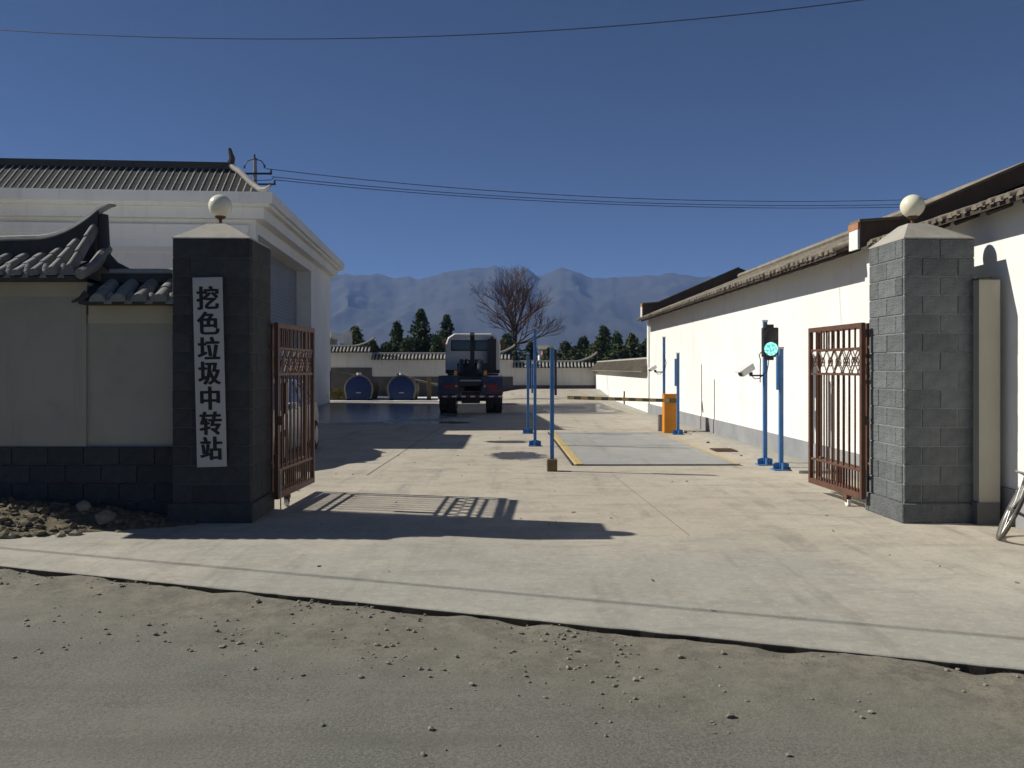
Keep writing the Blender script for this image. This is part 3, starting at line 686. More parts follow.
# low annex at the far end
an = thing('store_annex', 'low white annex with projecting grey cornice at the far end of the station building', 'building', (-10.15, 43.0, 0), A)
MB().box(-4, 0, 0, 0.0, 4.5, 3.05).build('wall', 'white_building', an)
MB().box(-4.3, -.3, 3.05, 0.32, 4.8, 3.3).build('cornice', 'plinth', an)
MB().box(-4.45, -.45, 3.3, 0.72, 4.95, 3.62).build('fascia', 'white_building', an)
tag(MB().cyl((0, 0, 0), (0, 0, 2.35), 0.09, 10).box(-.13, -.13, 0, .13, .13, .05).build('dark_post', 'dark_metal', None, False, 0, (-9.55, 41.6, 0)), 'slim dark metal post before the low annex, left of the tanks', 'post')
tag(MB().lathe([(0.15, 0), (0.2, 0.36), (0.215, 0.37), (0.215, 0.39), (0.18, 0.39), (0.14, 0.05)], 16).build('blue_bucket', 'tank_blue', None, True, 0, (-9.1, 39.6, 0)), 'blue bucket on the ground beside the dark post', 'bucket')

# ------------------------------------------------------------------ back wall and right low wall
YB = 49.5
def back_wall(px0, px1, z_pl, z_w, z_t, label, up_left=False, up_right=True, zb=0.0):
    x0, x1 = (px0 - 512) / F * YB, (px1 - 512) / F * YB
    t = thing('yard_wall', label, 'wall', (x0, YB, 0), 0, 'back wall of the yard'); L = x1 - x0
    MB().box(0, 0, zb, L, .26, z_w).build('wall', 'white_building', t)
    MB().box(0, -.04, zb, L, 0, z_pl).build('plinth', 'dark_plinth', t)
    h = z_t - z_w
    MB().prism([(0, -.28, z_w + .02), (0, .13, z_t - .08), (0, .54, z_w + .02), (0, .54, z_w - .03), (0, -.28, z_w - .03)], (L, 0, 0)).build('coping', 'tile_dark', t)
    m = MB(); k = int(L / .215); ln = math.hypot(.41, h - .1); sl = (h - .1) / .41
    for i in range(k):
        xx = .11 + i * .215
        m.tube([(xx, -.31, z_w + .02), (xx, .1, z_w + .02 + sl * .41)], .058, 6)
    stuff(m.build('coping_tiles', 'tile_light', t))
    n_ = 40; m = MB(); P = []
    for i in range(n_ + 1):
        x = L * i / n_; P.append((x, .13, z_t - .02 + (.42 * max(0, (x - L + 1.3) / 1.3) ** 2 if up_right else 0)))
    if up_right: P.append((L + .12, .13, P[-1][2] + .12))
    m.tube(P, .075, 6); m.build('ridge', 'tile_light', t, True)
back_wall(318, 372, 1.72, 2.66, 3.05, 'tallest section of the white yard wall, left of the blue tanks')
back_wall(372, 513, 1.18, 2.22, 2.60, 'long middle section of the white yard wall behind tanks and truck')
back_wall(513, 595, 0.66, 1.73, 2.12, 'lowest section of the white yard wall at right with upturned ridge end', zb=0.2)
lw = thing('side_wall', 'sunlit low white wall with grey slate coping beyond the long house', 'wall', (5.02, 49.5, 0), 0)
y0, y1 = -19.6, 0.0
MB().box(0, y0, 0, .26, y1, 1.62).build('wall', 'white_wall', lw)
MB().prism([(-.3, y0, 1.60), (.13, y0, 2.02), (.56, y0, 1.60), (.56, y0, 1.55), (-.3, y0, 1.55)], (0, y1 - y0 - .3, 0)).build('coping', 'old_tile', lw)
m = MB()
for i in range(92): m.tube([(-.32, y0 + .1 + i * .21, 1.61), (.1, y0 + .1 + i * .21, 2.02)], .05, 5)
stuff(m.build('coping_tiles', 'old_tile', lw))
MB().tube([(.13, y0, 2.05), (.13, y1 - .3, 2.05)], .07, 6).build('ridge', 'tile_light', lw)
# raised kerb along the right side
kb = MB(); pr = [(4.62, 13.2), (4.55, 22.5), (4.42, 30), (4.25, 40), (4.2, 47)]
for (xa, ya), (xb, yb) in zip(pr, pr[1:]):
    kb.quadbox([(xa, ya, -.05), (5.35, ya, -.05), (5.28, yb, -.05), (xb, yb, -.05), (xa, ya, .05 + yard_z(xa, ya)), (5.35, ya, .05 + yard_z(xa, ya)), (5.28, yb, .05 + yard_z(xb, yb)), (xb, yb, .05 + yard_z(xb, yb))])
struct(kb.build('kerb', 'cap'))

# ------------------------------------------------------------------ long house on the right (two roofs)
HA = R(0.86)
def house(label, Y0, Y1, eave, gables, slope, mname='old_tile', ov=0.47, dx=0.0, sp=0.2):
    X0 = 5.3 + dx - 0.015 * (Y0 - 9)
    t = thing('long_house', label, 'house', (X0, Y0, 0), HA, 'whitewashed houses on the right'); L = Y1 - Y0; Wd = 6.5; sl = slope; gx = -.25
    MB().prism([(0, 0, .40), (Wd, 0, .40), (Wd, 0, eave + .1), (Wd / 2, 0, eave + .1 + sl * Wd / 2), (0, 0, eave + .1)], (0, L, 0)).build('wall', 'white_wall', t)
    MB().box(-.02, 0, 0, Wd + .02, L, .40).build('plinth', 'plinth', t)
    a, b = .31 if 'n' in gables else 0, L - (.31 if 'f' in gables else 0)
    zr_ = eave + sl * (Wd / 2 + ov)
    MB().prism([(-ov, a, eave), (Wd / 2, a, zr_), (Wd + ov, a, eave), (Wd + ov, a, eave + .05), (Wd / 2, a, zr_ + .1), (-ov, a, eave + .05)], (0, b - a, 0)).build('roof_deck', 'wood', t)
    row = tile_row_mesh('tile_row', Wd / 2 + ov + .03, sp * 0.31, mname, 0.3, sl)
    n_ = int((b - a - .1) / sp)
    for i in range(n_):
        y = a + .12 + sp * i
        o = link('tile_row', row, t, (-ov - .03 + random.uniform(-.03, .012), y + random.uniform(-.012, .012), eave + .045 + random.uniform(-.008, .012)), (0, 0, R(-90)))
    row2 = MB()
    for i in range(n_): 
        y = a + .12 + sp * (i + .5); e = random.uniform(0.03, .06)
        row2.quadbox([(-ov - .015 + e, y - sp * .48, eave + .052), (-ov - .015 + e, y + sp * .48, eave + .052), (.3, y + sp * .48, eave + .052 + sl * (.3 + ov)), (.3, y - sp * .48, eave + .052 + sl * (.3 + ov)),
                      (-ov - .015 + e, y - sp * .48, eave + .075), (-ov - .015 + e, y + sp * .48, eave + .075), (.3, y + sp * .48, eave + .075 + sl * (.3 + ov)), (.3, y - sp * .48, eave + .075 + sl * (.3 + ov))])
    stuff(row2.build('pan_tiles', mname, t))
    for i in range(int(L / .62)):
        y = a + .3 + .62 * i
        if y < b: MB().cyl((-ov + .06, y, eave + .0 - .03 + .02), (.02, y, eave - .01 + sl * ov), .032, 6).build('rafter', 'wood', t)
    MB().tube([(Wd / 2, a, zr_ + .16), (Wd / 2, b, zr_ + .16)], .1, 6).build('ridge', mname, t)
    for gname in gables:
        y = 0.0 if gname == 'n' else L - .3
        zt = eave + .36
        ze = eave + sl * (gx + ov)
        hx = .22 if gname == 'f' else 0
        zt = ze + .34 + hx
        poly = [(gx, y, ze - .04), (Wd / 2, y, zr_ - .05), (Wd - gx, y, ze - .04), (Wd - gx, y, zt), (Wd - .2, y, zt + .06), (Wd / 2, y, zr_ + .26 + hx), (.3, y, zt + .04), (gx, y, zt)]
        pp = MB().prism(poly, (0, .3, 0)).build('gable_parapet', 'old_brick', t)
        cap = [(gx - .02, y - .03, zt + .001), (.3, y - .03, zt + .041), (Wd / 2, y - .03, zr_ + .261 + hx), (Wd / 2, y - .03, zr_ + .30 + hx), (.3, y - .03, zt + .08), (gx - .02, y - .03, zt + .04)]
        MB().prism(cap, (0, .36, 0)).build('parapet_cap', 'old_tile', pp)
        MB().box(gx - .04, y - .02, zt - .1, gx - .001, y + .32, zt - .002).build('end_brick', 'orange_brick', pp)
        MB().box(gx - .035, y + .005, ze - .04, gx - .001, y + .295, zt - .101).build('parapet_end', 'white_wall', pp)
        MB().box(-.05, y + .01, .401, -.001, y + .29, ze - .041).build('corbel', 'white_wall', t)
    return t
house('long whitewashed house with a weathered tile roof along the right of the yard', 11.8, 30.0, 3.37, 'nf', 0.4)
house('near whitewashed house behind the right pillar with dark sagging eave', 4.2, 11.795, 3.38, '', 0.34, 'old_tile', 0.33, 0.09, 0.16)
st = thing('stub_wall', 'short white wall joining the right gate pillar to the house', 'wall', (5.0, 8.9, 0), 0)
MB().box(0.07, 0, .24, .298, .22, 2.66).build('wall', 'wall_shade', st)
MB().box(0.04, -.02, 0, .285, .22, .24).build('plinth', 'dark_plinth', st)
m = MB()
for i in range(5): m.box(.06 + i * .047, -.015, 2.66, .06 + i * .047 + .045, .235, 2.675 + random.uniform(0, .02))
m.build('broken_coping', 'tile_dark', st)

# ------------------------------------------------------------------ weighbridge, poles, barrier, signal
wb = thing('weighbridge', 'grey weighbridge deck with yellow painted side edges, flush in the yard', 'weighbridge', (1.12, 14.3, 0), R(0.9))
MB().box(0.13, 0, 0, 2.80, 7.1, .022).build('deck', 'deck', wb)
MB().quadbox([(-.06, -.02, 0), (.125, -.02, 0), (.125, 7.1, 0), (-.06, 7.1, 0), (.0, -.02, .03), (.125, -.02, .03), (.125, 7.1, .03), (.0, 7.1, .03)]).build('edge_strip', 'yellow', wb)
MB().box(2.805, 0, 0, 2.87, 7.1, .026).build('edge_strip', 'yellow', wb)
MB().box(-.075, -.02, 0, -.062, 7.1, .04).build('edge_angle', 'black_paint', wb)
for y in (3.5,): MB().box(.14, y, .0225, 2.79, y + .02, .025).build('deck_joint', 'joint', wb)
MB().box(0.0, -.07, 0.001, 2.9, -.03, .006).build('end_joint', 'black_paint', wb)
def blue_pole(px, py, ytop, label, strip=None, base='blue', r=.033):
    Y = 1394 / (py - HZ); X = (px - 512) / F * Y; zt = EYE + (HZ - ytop) / F * Y
    t = thing('blue_pole', label, 'pole', (X, Y, 0), 0, 'blue weighbridge poles')
    MB().box(-r, -r, .02, r, r, zt).build('pole', 'blue', t, bevel=.004)
    MB().box(-r - .006, -r - .006, zt - .0, r + .006, r + .006, zt + .035).build('cap', 'steel', t)
    if base == 'block': MB().box(-.085, -.085, 0, .085, .085, .2).build('footing', 'brown_post', t, bevel=.01)
    else:
        MB().box(-.14, -.12, 0, .14, .12, .02).build('base_plate', 'blue', t)
        bs = MB().prism([(-.13, -.008, .02), (-r, -.008, .02), (-r, -.008, .13), (-.13, -.008, .11)], (0, .016, 0)).prism([(r, -.008, .02), (.13, -.008, .02), (.13, -.008, .11), (r, -.008, .13)], (0, .016, 0))
        bs.prism([(-.008, -r, .02), (-.008, -.115, .02), (-.008, -.115, .11), (-.008, -r, .13)], (.016, 0, 0)); bs.build('gusset', 'blue', t)
    if strip:
        sx, s0, s1, sy = strip
        MB().box(sx - .02, -.03 + sy, zt - s1, sx + .02, .035 + sy, zt - s0).build('beam_sensor', 'truck_blue' if sx > 0 else 'blue', t, bevel=.004)
    return t, X, Y, zt
blue_pole(552, 471, 348, 'blue pole in a square brown footing, nearest on the left of the weighbridge', (.062, .03, .78, .04), 'block')
blue_pole(535, 446, 329, 'tallest blue pole on the left side of the weighbridge', (-.06, .75, 1.4, .05))
blue_pole(528, 433.5, 354, 'short blue pole farthest away on the left side of the weighbridge', (.06, .1, .9, .04))
p1 = blue_pole(765, 465, 322, 'blue pole carrying the green signal and a white camera')
p2 = blue_pole(781, 470, 349, 'short blue pole with sensor strip just right of the signal pole', (-.065, .1, .68, -.03))
p3 = blue_pole(664, 430.5, 338, 'tall blue pole behind the orange barrier cabinet with a small camera')
p4 = blue_pole(678, 434.5, 354, 'short blue pole right against the orange barrier cabinet', (-.065, .12, .82, 0))
def cctv(P, z, reach, s, label, wirec=True):
    t, X, Y, zt = P
    c = thing('security_camera', label, 'camera', (X, Y, z), 0, 'security cameras on the poles')
    MB().box(-reach, -.015, -.015, -.041, .015, .015).build('arm', 'truck_blue', c)
    MB().box(-reach - .01, -.02, .015, -reach + .05, .02, .06).build('bracket', 'dark_metal', c)
    hd = Matrix.Translation((-reach - .02, 0, .12)) @ Matrix.Rotation(R(25), 4, 'Z') @ Matrix.Rotation(R(-28), 4, 'Y') @ Matrix.Scale(s, 4)
    b = MB().box(-.2, -.065, -.06, .1, .065, .055).build('housing', 'white_plastic', c, bevel=.015); b.matrix_local = hd
    h = MB().box(-.25, -.078, .057, .08, .078, .068).build('sun_hood', 'white_plastic', b)
    MB().cyl((-.214, 0, 0), (-.195, 0, 0), .045, 14).build('lens', 'glass', b)
    MB().tube([(-reach + .02, .03, .02), (-reach + .1, .03, -.06), (-.1, .03, -.055), (.02, -.05, .06), (.05, -.055, .25), (.0, -.052, .45)], .008, 5).build('cable', 'dark_metal', c)
cctv(p1, EYE + (HZ - 375.5) / F * p1[2], .27, 1.0, 'white box security camera on the arm of the signal pole')
cctv(p3, EYE + (HZ - 372) / F * p3[2], .26, .75, 'small security camera on the pole behind the barrier cabinet')
_, X1, Y1, z1 = p1
sgn = thing('traffic_signal', 'black two-lens traffic signal showing green on a blue pole', 'traffic light', (X1 + .05, Y1 - .12, 0), 0)
zc = EYE + (HZ - 342.5) / F * Y1
MB().box(-.135, -.05, zc - .255, .135, .06, zc + .255).build('housing', 'dark_metal', sgn, bevel=.012)
MB().lathe([(.118, 0), (.118, .012), (.105, .02), (.06, .026), (.01, .028)], 24).build('green_lens', 'green_led', sgn, True).matrix_local = Matrix.Translation((0, -.051, zc - .115)) @ Matrix.Rotation(R(90), 4, 'X')
MB().lathe([(.118, 0), (.118, .012), (.105, .02), (.06, .026), (.01, .028)], 24).build('red_lens', 'black_paint', sgn, True).matrix_local = Matrix.Translation((0, -.051, zc + .125)) @ Matrix.Rotation(R(90), 4, 'X')
for z in (zc + .255, zc - .31): MB().box(-.07, -.02, z, .06, .08, z + .055).build('mount', 'dark_metal', sgn)
MB().tube([(-.15, 0, zc - .17), (-.19, 0, zc - .22), (-.16, .02, zc - .3), (-.15, .07, zc - .7)], .009, 5).build('cable', 'dark_metal', sgn)
ba = thing('barrier', 'orange parking barrier cabinet with a long striped boom across the weighbridge lane', 'barrier', (4.16, 21.6, 0), 0)
MB().box(-.18, -.15, 0, .18, .15, 1.0).build('cabinet', 'orange', ba, bevel=.012)
MB().box(-.185, -.155, 1.0, .185, .155, 1.02).build('lid', 'orange', ba)
MB().box(-.1, -.2, .80, .19, -.151, .90).build('boom_clamp', 'dark_metal', ba)
nseg = 16; a0, a1 = Vector((.12, -.2, .845)), Vector((-2.72, -.2, .93))
for i in range(nseg):
    p, q = a0.lerp(a1, i / nseg), a0.lerp(a1, (i + 1) / nseg)
    MB().quadbox([(q.x, -.235, q.z - .045), (p.x, -.235, p.z - .045), (p.x, -.201, p.z - .045), (q.x, -.201, q.z - .045), (q.x, -.235, q.z + .045), (p.x, -.235, p.z + .045), (p.x, -.201, p.z + .045), (q.x, -.201, q.z + .045)]).build('boom_stripe', 'yellow' if i % 2 else 'boom_dark', ba)
tag(MB().box(-.07, -.06, 0, .07, .06, .45).box(-.05, -.075, .12, .05, -.061, .38).build('junction_box', 'plinth', None, False, .006, (4.0, 22.1, 0)), 'small grey box at the foot of the barrier cabinet', 'box')
fp = at(625, 405, 36.5); tag(MB().box(-.06, -.06, -.1, .06, .06, .62).box(-.07, -.07, .3, .07, .07, .4).build('guard_post', 'brown_post', None, False, 0, (fp.x, 36.5, .05)), 'short brown post standing at the foot of the low side wall', 'post')
dg_ = thing('drain_cover', 'dark rectangular drain grating in the concrete beside the weighbridge', 'drain', (4.36, 16.9, 0.002), 0)
MB().box(-.22, -.28, 0, .22, .28, .008).build('pit', 'black_paint', dg_)
for i in range(7): MB().box(-.22, -.27 + i * .085, .009, .22, -.24 + i * .085, .02).build('bar', 'rust', dg_)
for i, (px, py, r_, lab) in enumerate([(708, 443, .05, 'dark lump of debris beside the house wall past the drain'), (741, 456, .035, 'small dark clod right of the drain grating'), (694, 434, .04, 'flat piece of debris near the short pole by the barrier')]):
    Y = 1394 / (py - HZ); X = (px - 512) / F * Y; tag(MB().rock((0, 0, 0), r_, 70 + i, .5).build('debris', 'dark_plinth', None, False, 0, (X, Y, r_ * .3 + (.05 if X > 4.6 else 0))), lab, 'debris', 'debris by the house wall')

# ------------------------------------------------------------------ truck
TX, TY = -1.57, 31.0
tk = thing('hooklift_truck', 'white cab hook-lift truck without container, seen from behind on wet concrete', 'truck', (TX, TY, 0), R(1.5))
for s in (-1, 1):
    MB().box(s * .36, .1, .78, s * .46, 6.3, 1.02).build('chassis_rail', 'dark_metal', tk)
def wheel(x, y, r, w, nm='wheel'):
    m = MB().tube([(x - w / 2, y, r), (x - w * .42, y, r), (x + w * .42, y, r), (x + w / 2, y, r)], [r * .9, r, r, r * .9], 28)
    o = m.build(nm, 'rubber', tk, True); MB().tube([(x - w / 2 - .012, y, r), (x + w / 2 + .012, y, r)], r * .55, 16).build('rim', 'steel', o)
for s in (-1, 1):
    for x in (.73, 1.06): wheel(s * x, .85, .5, .29)
    for x in (.73, 1.06): wheel(s * x, 2.15, .5, .29)
    wheel(s * 1.0, 5.6, .5, .3)
    fm = MB(); P = [(-.02, .70), (-.02, 1.05), (.2, 1.25), (.5, 1.4), (2.5, 1.4), (2.75, 1.2), (2.8, .8), (2.74, .8), (2.7, 1.16), (2.46, 1.34), (.54, 1.34), (.25, 1.2), (.04, 1.02), (.04, .70)]
    fm.prism([(s * .42, y, z) for y, z in P], (s * .81, 0, 0)).build('fender', 'truck_blue', tk)
    MB().box(s * .45, -.05, .70, s * 1.22, -.021, 1.36).build('mud_guard', 'truck_blue', tk)
    l_ = MB().box(s * .62, -.09, .92, s * 1.0, -.051, 1.06).build('tail_light', 'red', tk)
    MB().box(s * .5, -.08, .98, s * .58, -.051, 1.06).build('reflector', 'amber', tk)
    MB().box(s * .5, -.02, 1.42, s * .62, .06, 1.6).build('marker_lamp', 'amber', tk)
MB().box(.72, -.07, .8, 1.2, -.052, .9).build('number_plate', 'red', tk)
bm_ = MB().box(-1.22, -.08, .56, 1.22, .02, .66).build('bumper', 'dark_metal', tk)
for i in range(14):
    x0 = -1.22 + i * 2.44 / 14; MB().box(x0, -.088, .6, x0 + 2.44 / 14, -.081, .655).build('reflective_strip', 'truck_white' if i % 2 else 'red', bm_)
MB().box(-.35, .3, .35, .35, .9, .78).cyl((-1.0, .85, .5), (1.0, .85, .5), .09, 10).build('axle', 'dark_metal', tk)
MB().box(-.5, .02, 1.03, .5, .25, 1.2).box(-.42, .2, 1.2, .42, 3.6, 1.36).box(-.5, 2.2, 1.36, .5, 3.4, 1.75).box(-.62, 3.0, 1.2, .62, 3.9, 1.9).build('hoist_frame', 'dark_metal', tk)
MB().box(-.4, .0, 1.2, .4, .03, 1.25).build('roller_bar', 'steel', tk)
MB().box(-.1, 2.6, 1.75, .1, 3.2, 2.05).prism([(-.09, 3.1, 1.4), (-.09, 3.4, 1.4), (-.09, 3.35, 2.9), (-.09, 3.05, 3.18), (-.09, 2.75, 3.05), (-.09, 2.8, 2.95), (-.09, 3.02, 3.04), (-.09, 3.15, 2.85)], (.18, 0, 0)).build('hook_arm', 'dark_metal', tk)
for x in (-.45, .3): MB().cyl((x, 1.2, 1.45), (x, 3.2, 2.0), .09, 10).build('lift_cylinder', 'dark_metal', tk)
m = MB()
for i in range(5): m.tube([(-.5 + .22 * i, 3.0, 1.6), (-.45 + .2 * i, 2.7, 1.95 + .1 * (i % 2)), (-.3 + .18 * i, 3.3, 2.0), (-.2 + .12 * i, 3.6, 1.5)], .035, 6)
m.build('hydraulic_hose', 'rubber', tk, True)
cp = [(-1.19, 1.45), (1.19, 1.45), (1.19, 2.7), (1.08, 3.02), (.8, 3.2), (-.8, 3.2), (-1.08, 3.02), (-1.19, 2.7)]
cb = MB().prism([(x, 4.4, z) for x, z in cp], (0, 1.9, 0)).build('cab', 'truck_white', tk, bevel=.05)
MB().box(-1.1, 4.5, .7, 1.1, 6.25, 1.45).build('cab_base', 'dark_metal', tk)
for x0, x1 in ((-.92, -.1), (.1, .92)):
    MB().box(x0, 4.36, 2.48, x1, 4.41, 2.86).build('rear_window', 'glass', cb, bevel=.01)
MB().box(-.95, 4.385, 2.44, .95, 4.398, 2.9).build('window_frame', 'rubber', cb)
MB().box(-1.0, 6.29, 2.15, 1.0, 6.32, 3.0).build('windscreen', 'glass', cb)
MB().box(.62, 3.95, 1.6, 1.0, 4.33, 2.95).cyl((.8, 4.1, 2.9), (.8, 4.1, 3.05), .09, 10).build('air_intake', 'dark_metal', tk)
MB().box(-1.15, 4.2, 1.48, 1.15, 4.38, 1.62).build('cab_crossbar', 'dark_metal', tk)
for s in (-1, 1): 
    mi = MB().box(s * 1.22, 5.9, 2.55, s * 1.40, 5.97, 3.0).build('mirror', 'rust', tk, bevel=.01)
    MB().tube([(s * 1.18, 6.1, 3.0), (s * 1.3, 5.95, 3.02)], .02, 6).build('mirror_arm', 'dark_metal', mi)
MB().box(-.55, 4.0, .55, -1.15, 4.4, 1.0).box(.5, 3.3, .5, 1.15, 4.3, 1.0).build('fuel_tank', 'dark_metal', tk)

# ------------------------------------------------------------------ tanks, pipe, bush, posts at the back left
def tank(px0, px1, Y, H, label):
    x0, x1 = (px0 - 512) / F * Y, (px1 - 512) / F * Y; w = x1 - x0; cx = (x0 + x1) / 2
    t = thing('storage_tank', label, 'tank', (cx, Y, 0), R(3), 'blue tanks at the back of the yard')
    def prof(s, off=0):
        P = []
        for i in range(19):
            th = math.pi * (1.12 - 1.24 * i / 18); P.append((w / 2 * s * math.cos(th), H - w / 2 + w / 2 * s * math.sin(th) + off))
        P += [(w / 2 * s * .86, .12), (-w / 2 * s * .86, .12)]
        return P
    MB().prism([(x, .06, z) for x, z in prof(.97)], (0, 3.2, 0)).build('shell', 'tank_shell', t, True)
    rm = MB().prism([(x, 0, z) for x, z in prof(1.0)], (0, .12, 0)).build('rim', 'tank_rim', t)
    MB().prism([(x, -.03, z) for x, z in prof(.9)], (0, .05, 0)).build('end_plate', 'tank_blue', t)
    MB().box(-.12, -.07, .42, .12, -.031, .48).build('handle', 'steel', t)
    MB().cyl((0, .2, H - .02), (0, .2, H + .1), .12, 10).build('filler_cap', 'white_plastic', t)
    MB().cyl((-.3, .9, H - .04), (-.3, .9, H + .06), .09, 10).build('vent', 'tank_rim', t)
    for x in (-w * .36, w * .36): MB().box(x - .1, .1, 0, x + .1, .4, .14).box(x - .1, 2.6, 0, x + .1, 2.9, .14).build('foot', 'dark_metal', t)
tank(344, 373, 41.6, 1.36, 'blue-ended tank with arched top and rusty side, next to the yellow bush')
tank(387, 416, 41.6, 1.36, 'blue-ended tank with arched top, nearer the truck')
struct(MB().box(-9.8, 40.7, -.02, -2.4, 46, .06).build('kerb', 'white_building')) 
for i, (a, b, yy, lab) in enumerate((((327, 371), (358, 375.5), 44.8, 'pale sloping pipe between the post and the left tank'), ((414, 380), (442, 386), 43.5, 'pale sloping pipe from the right tank towards the truck'))):
    pa, pb = at(a[0], a[1], yy), at(b[0], b[1], yy)
    t = thing('drain_pipe', lab, 'pipe', (pa.x, yy, 0), 0, 'pale pipes by the tanks')
    MB().tube([(0, 0, pa.z), (pb.x - pa.x, 0, pb.z)], .07, 10).build('pipe', 'tank_rim', t)
    for q in (.1, .9): MB().box((pb.x - pa.x) * q - .04, -.04, 0, (pb.x - pa.x) * q + .04, .04, pa.z + (pb.z - pa.z) * q - .05).build('support', 'dark_metal', t)
pp = at(429, 398, 42.0); tag(MB().box(-.1, -.1, 0, .1, .1, 1.15).box(-.12, -.12, 0, .12, .12, .08).build('yellow_post', 'brown_post', None, False, .01, (pp.x, 42.0, .06)), 'yellowish brown post between the right tank and the truck', 'post')
def leaf_cloud(name, pts, size, mname, parent, seed=1):
    rr = random.Random(seed); m = MB()
    for p in pts:
        a = Vector((rr.gauss(0, 1), rr.gauss(0, 1), rr.gauss(0, 1))).normalized(); b = a.orthogonal().normalized(); c = a.cross(b)
        th = rr.uniform(0, 6.28); d = b * math.cos(th) + c * math.sin(th); e = a.cross(d); s = size * rr.uniform(.6, 1.4); p = Vector(p)
        o = len(m.v); m.v += [tuple(p - d * s), tuple(p + e * s * .4), tuple(p + d * s), tuple(p - e * s * .4)]; m.f.append((o, o + 1, o + 2, o + 3))
    return m.build(name, mname, parent)
bu = thing('yellow_bush', 'low yellow flowering bush at the foot of the wall left of the tanks', 'bush', (-9.0, 42.4, 0), 0)
rr = random.Random(5); ptsb = []
for i in range(700):
    th, q = rr.uniform(0, 6.28), rr.random() ** .5; ptsb.append((q * .75 * math.cos(th), q * .4 * math.sin(th), .08 + rr.random() * (.62 - .35 * q)))
leaf_cloud('foliage', ptsb, .06, 'bush_yellow', bu); m = MB()
for i in range(6): m.tube([(0, 0, 0), (rr.uniform(-.5, .5), rr.uniform(-.3, .3), .45)], .015, 5)
m.build('stem', 'bark', bu)

# ------------------------------------------------------------------ parked car behind the left gate
ca = thing('parked_car', 'silver car parked inside the yard behind the left gate', 'car', (-4.84, 13.6, 0), R(2.0))
st_ = [(0, .62, .36, .62, .55), (.12, .76, .26, .74, .7), (.5, .83, .2, .84, .8), (1.15, .85, .2, .92, .83), (1.6, .86, .2, .95, .84), (3.3, .86, .2, .97, .84), (3.9, .84, .22, .98, .8), (4.25, .78, .28, .94, .72), (4.35, .68, .4, .85, .6)]
m = MB(); rings = []
for y, hw, zb, zt, tw in st_:
    o = len(m.v); P = [(-hw * .92, zb), (-hw, zb + .12), (-hw, (zb + zt) / 2 + .05), (-tw, zt), (-tw * .5, zt + .03), (tw * .5, zt + .03), (tw, zt), (hw, (zb + zt) / 2 + .05), (hw, zb + .12), (hw * .92, zb)]
    m.v += [(x, y, z) for x, z in P]; rings.append(o)
k = 10
for a, b in zip(rings, rings[1:]):
    for i in range(k): m.f.append((a + i, a + (i + 1) % k, b + (i + 1) % k, b + i))
m.f.append(tuple(rings[0] + i for i in range(k - 1, -1, -1))); m.f.append(tuple(rings[-1] + i for i in range(k)))
bo = m.build('body', 'car_paint', ca, True)
gh = [(1.15, .93, .80, .78), (1.95, 1.40, .70, .62), (2.5, 1.45, .70, .62), (3.2, 1.40, .68, .6), (3.95, .97, .78, .74)]
m = MB(); rings = []
for y, z, bw, tw in gh:
    zb = .93 if y in (1.15,) else .95; o = len(m.v); tw2 = bw if y in (1.15, 3.95) else tw
    m.v += [(-.8, y, zb - .02), (-tw2, y, z), (tw2, y, z), (.8, y, zb - .02)]; rings.append(o)
for a, b in zip(rings, rings[1:]):
    for i in range(3): m.f.append((a + i, a + i + 1, b + i + 1, b + i))
m.build('glasshouse', 'car_glass', ca)
MB().quadbox([(-.63, 1.93, 1.40), (.63, 1.93, 1.40), (.61, 3.22, 1.40), (-.61, 3.22, 1.40), (-.56, 2.0, 1.47), (.56, 2.0, 1.47), (.55, 3.1, 1.47), (-.55, 3.1, 1.47)]).build('roof', 'car_paint', ca, bevel=.02)
for s in (-1, 1):
    for y0_, z0_, y1_, z1_ in ((1.2, .93, 1.96, 1.42), (2.55, .94, 2.55, 1.43), (3.9, .96, 3.2, 1.42)):
        MB().tube([(s * .8, y0_, z0_), (s * .645, y1_, z1_)], .032, 6).build('pillar', 'car_paint', ca)
    MB().box(s * .8, 1.35, .95, s * .97, 1.47, 1.07).build('mirror', 'car_paint', ca, bevel=.02)
    for y in (.8, 3.5):
        o = MB().tube([(s * .70, y, .31), (s * .74, y, .31), (s * .85, y, .31), (s * .875, y, .31)], [.28, .31, .31, .28], 24).build('wheel', 'rubber', ca, True)
        MB().tube([(s * .80, y, .31), (s * .885, y, .31)], .19, 16).build('rim', 'steel', o)
    MB().box(s * .45, -.01, .58, s * .7, .1, .7).build('headlight', 'white_plastic', ca, bevel=.02)
    MB().box(s * .5, 4.3, .65, s * .72, 4.37, .8).build('tail_light', 'red', ca)
MB().box(-.26, -.025, .4, .26, .0, .52).build('number_plate', 'truck_blue', ca)

# ------------------------------------------------------------------ bicycle leaning on the house wall
bk = thing('bicycle', 'old bicycle leaning on the house wall at the right edge', 'bicycle', (4.80, 8.1, 0), 0)
bk.rotation_euler = (0, R(25), R(-6))
def bwheel(y):
    w = MB().torus((0, y, .33), (1, 0, 0), .315, .02, 36, 8).build('tyre', 'dusty_tyre', bk, True)
    MB().torus((0, y, .33), (1, 0, 0), .29, .011, 36, 6).build('rim', 'steel', w, True)
    m = MB().cyl((-.04, y, .33), (.04, y, .33), .022, 8)
    for i in range(20):
        th = 2 * math.pi * i / 20; m.tube([(.02 * (1 if i % 2 else -1), y + .02 * math.cos(th), .33 + .02 * math.sin(th)), (0, y + .285 * math.cos(th), .33 + .285 * math.sin(th))], .0022, 4)
    m.build('spokes', 'steel', w)
    P = [(0, y + .35 * math.cos(R(a)), .33 + .35 * math.sin(R(a))) for a in range(20, 200, 12)]
    MB().tube(P, .014, 6).build('mudguard', 'dark_metal', w)
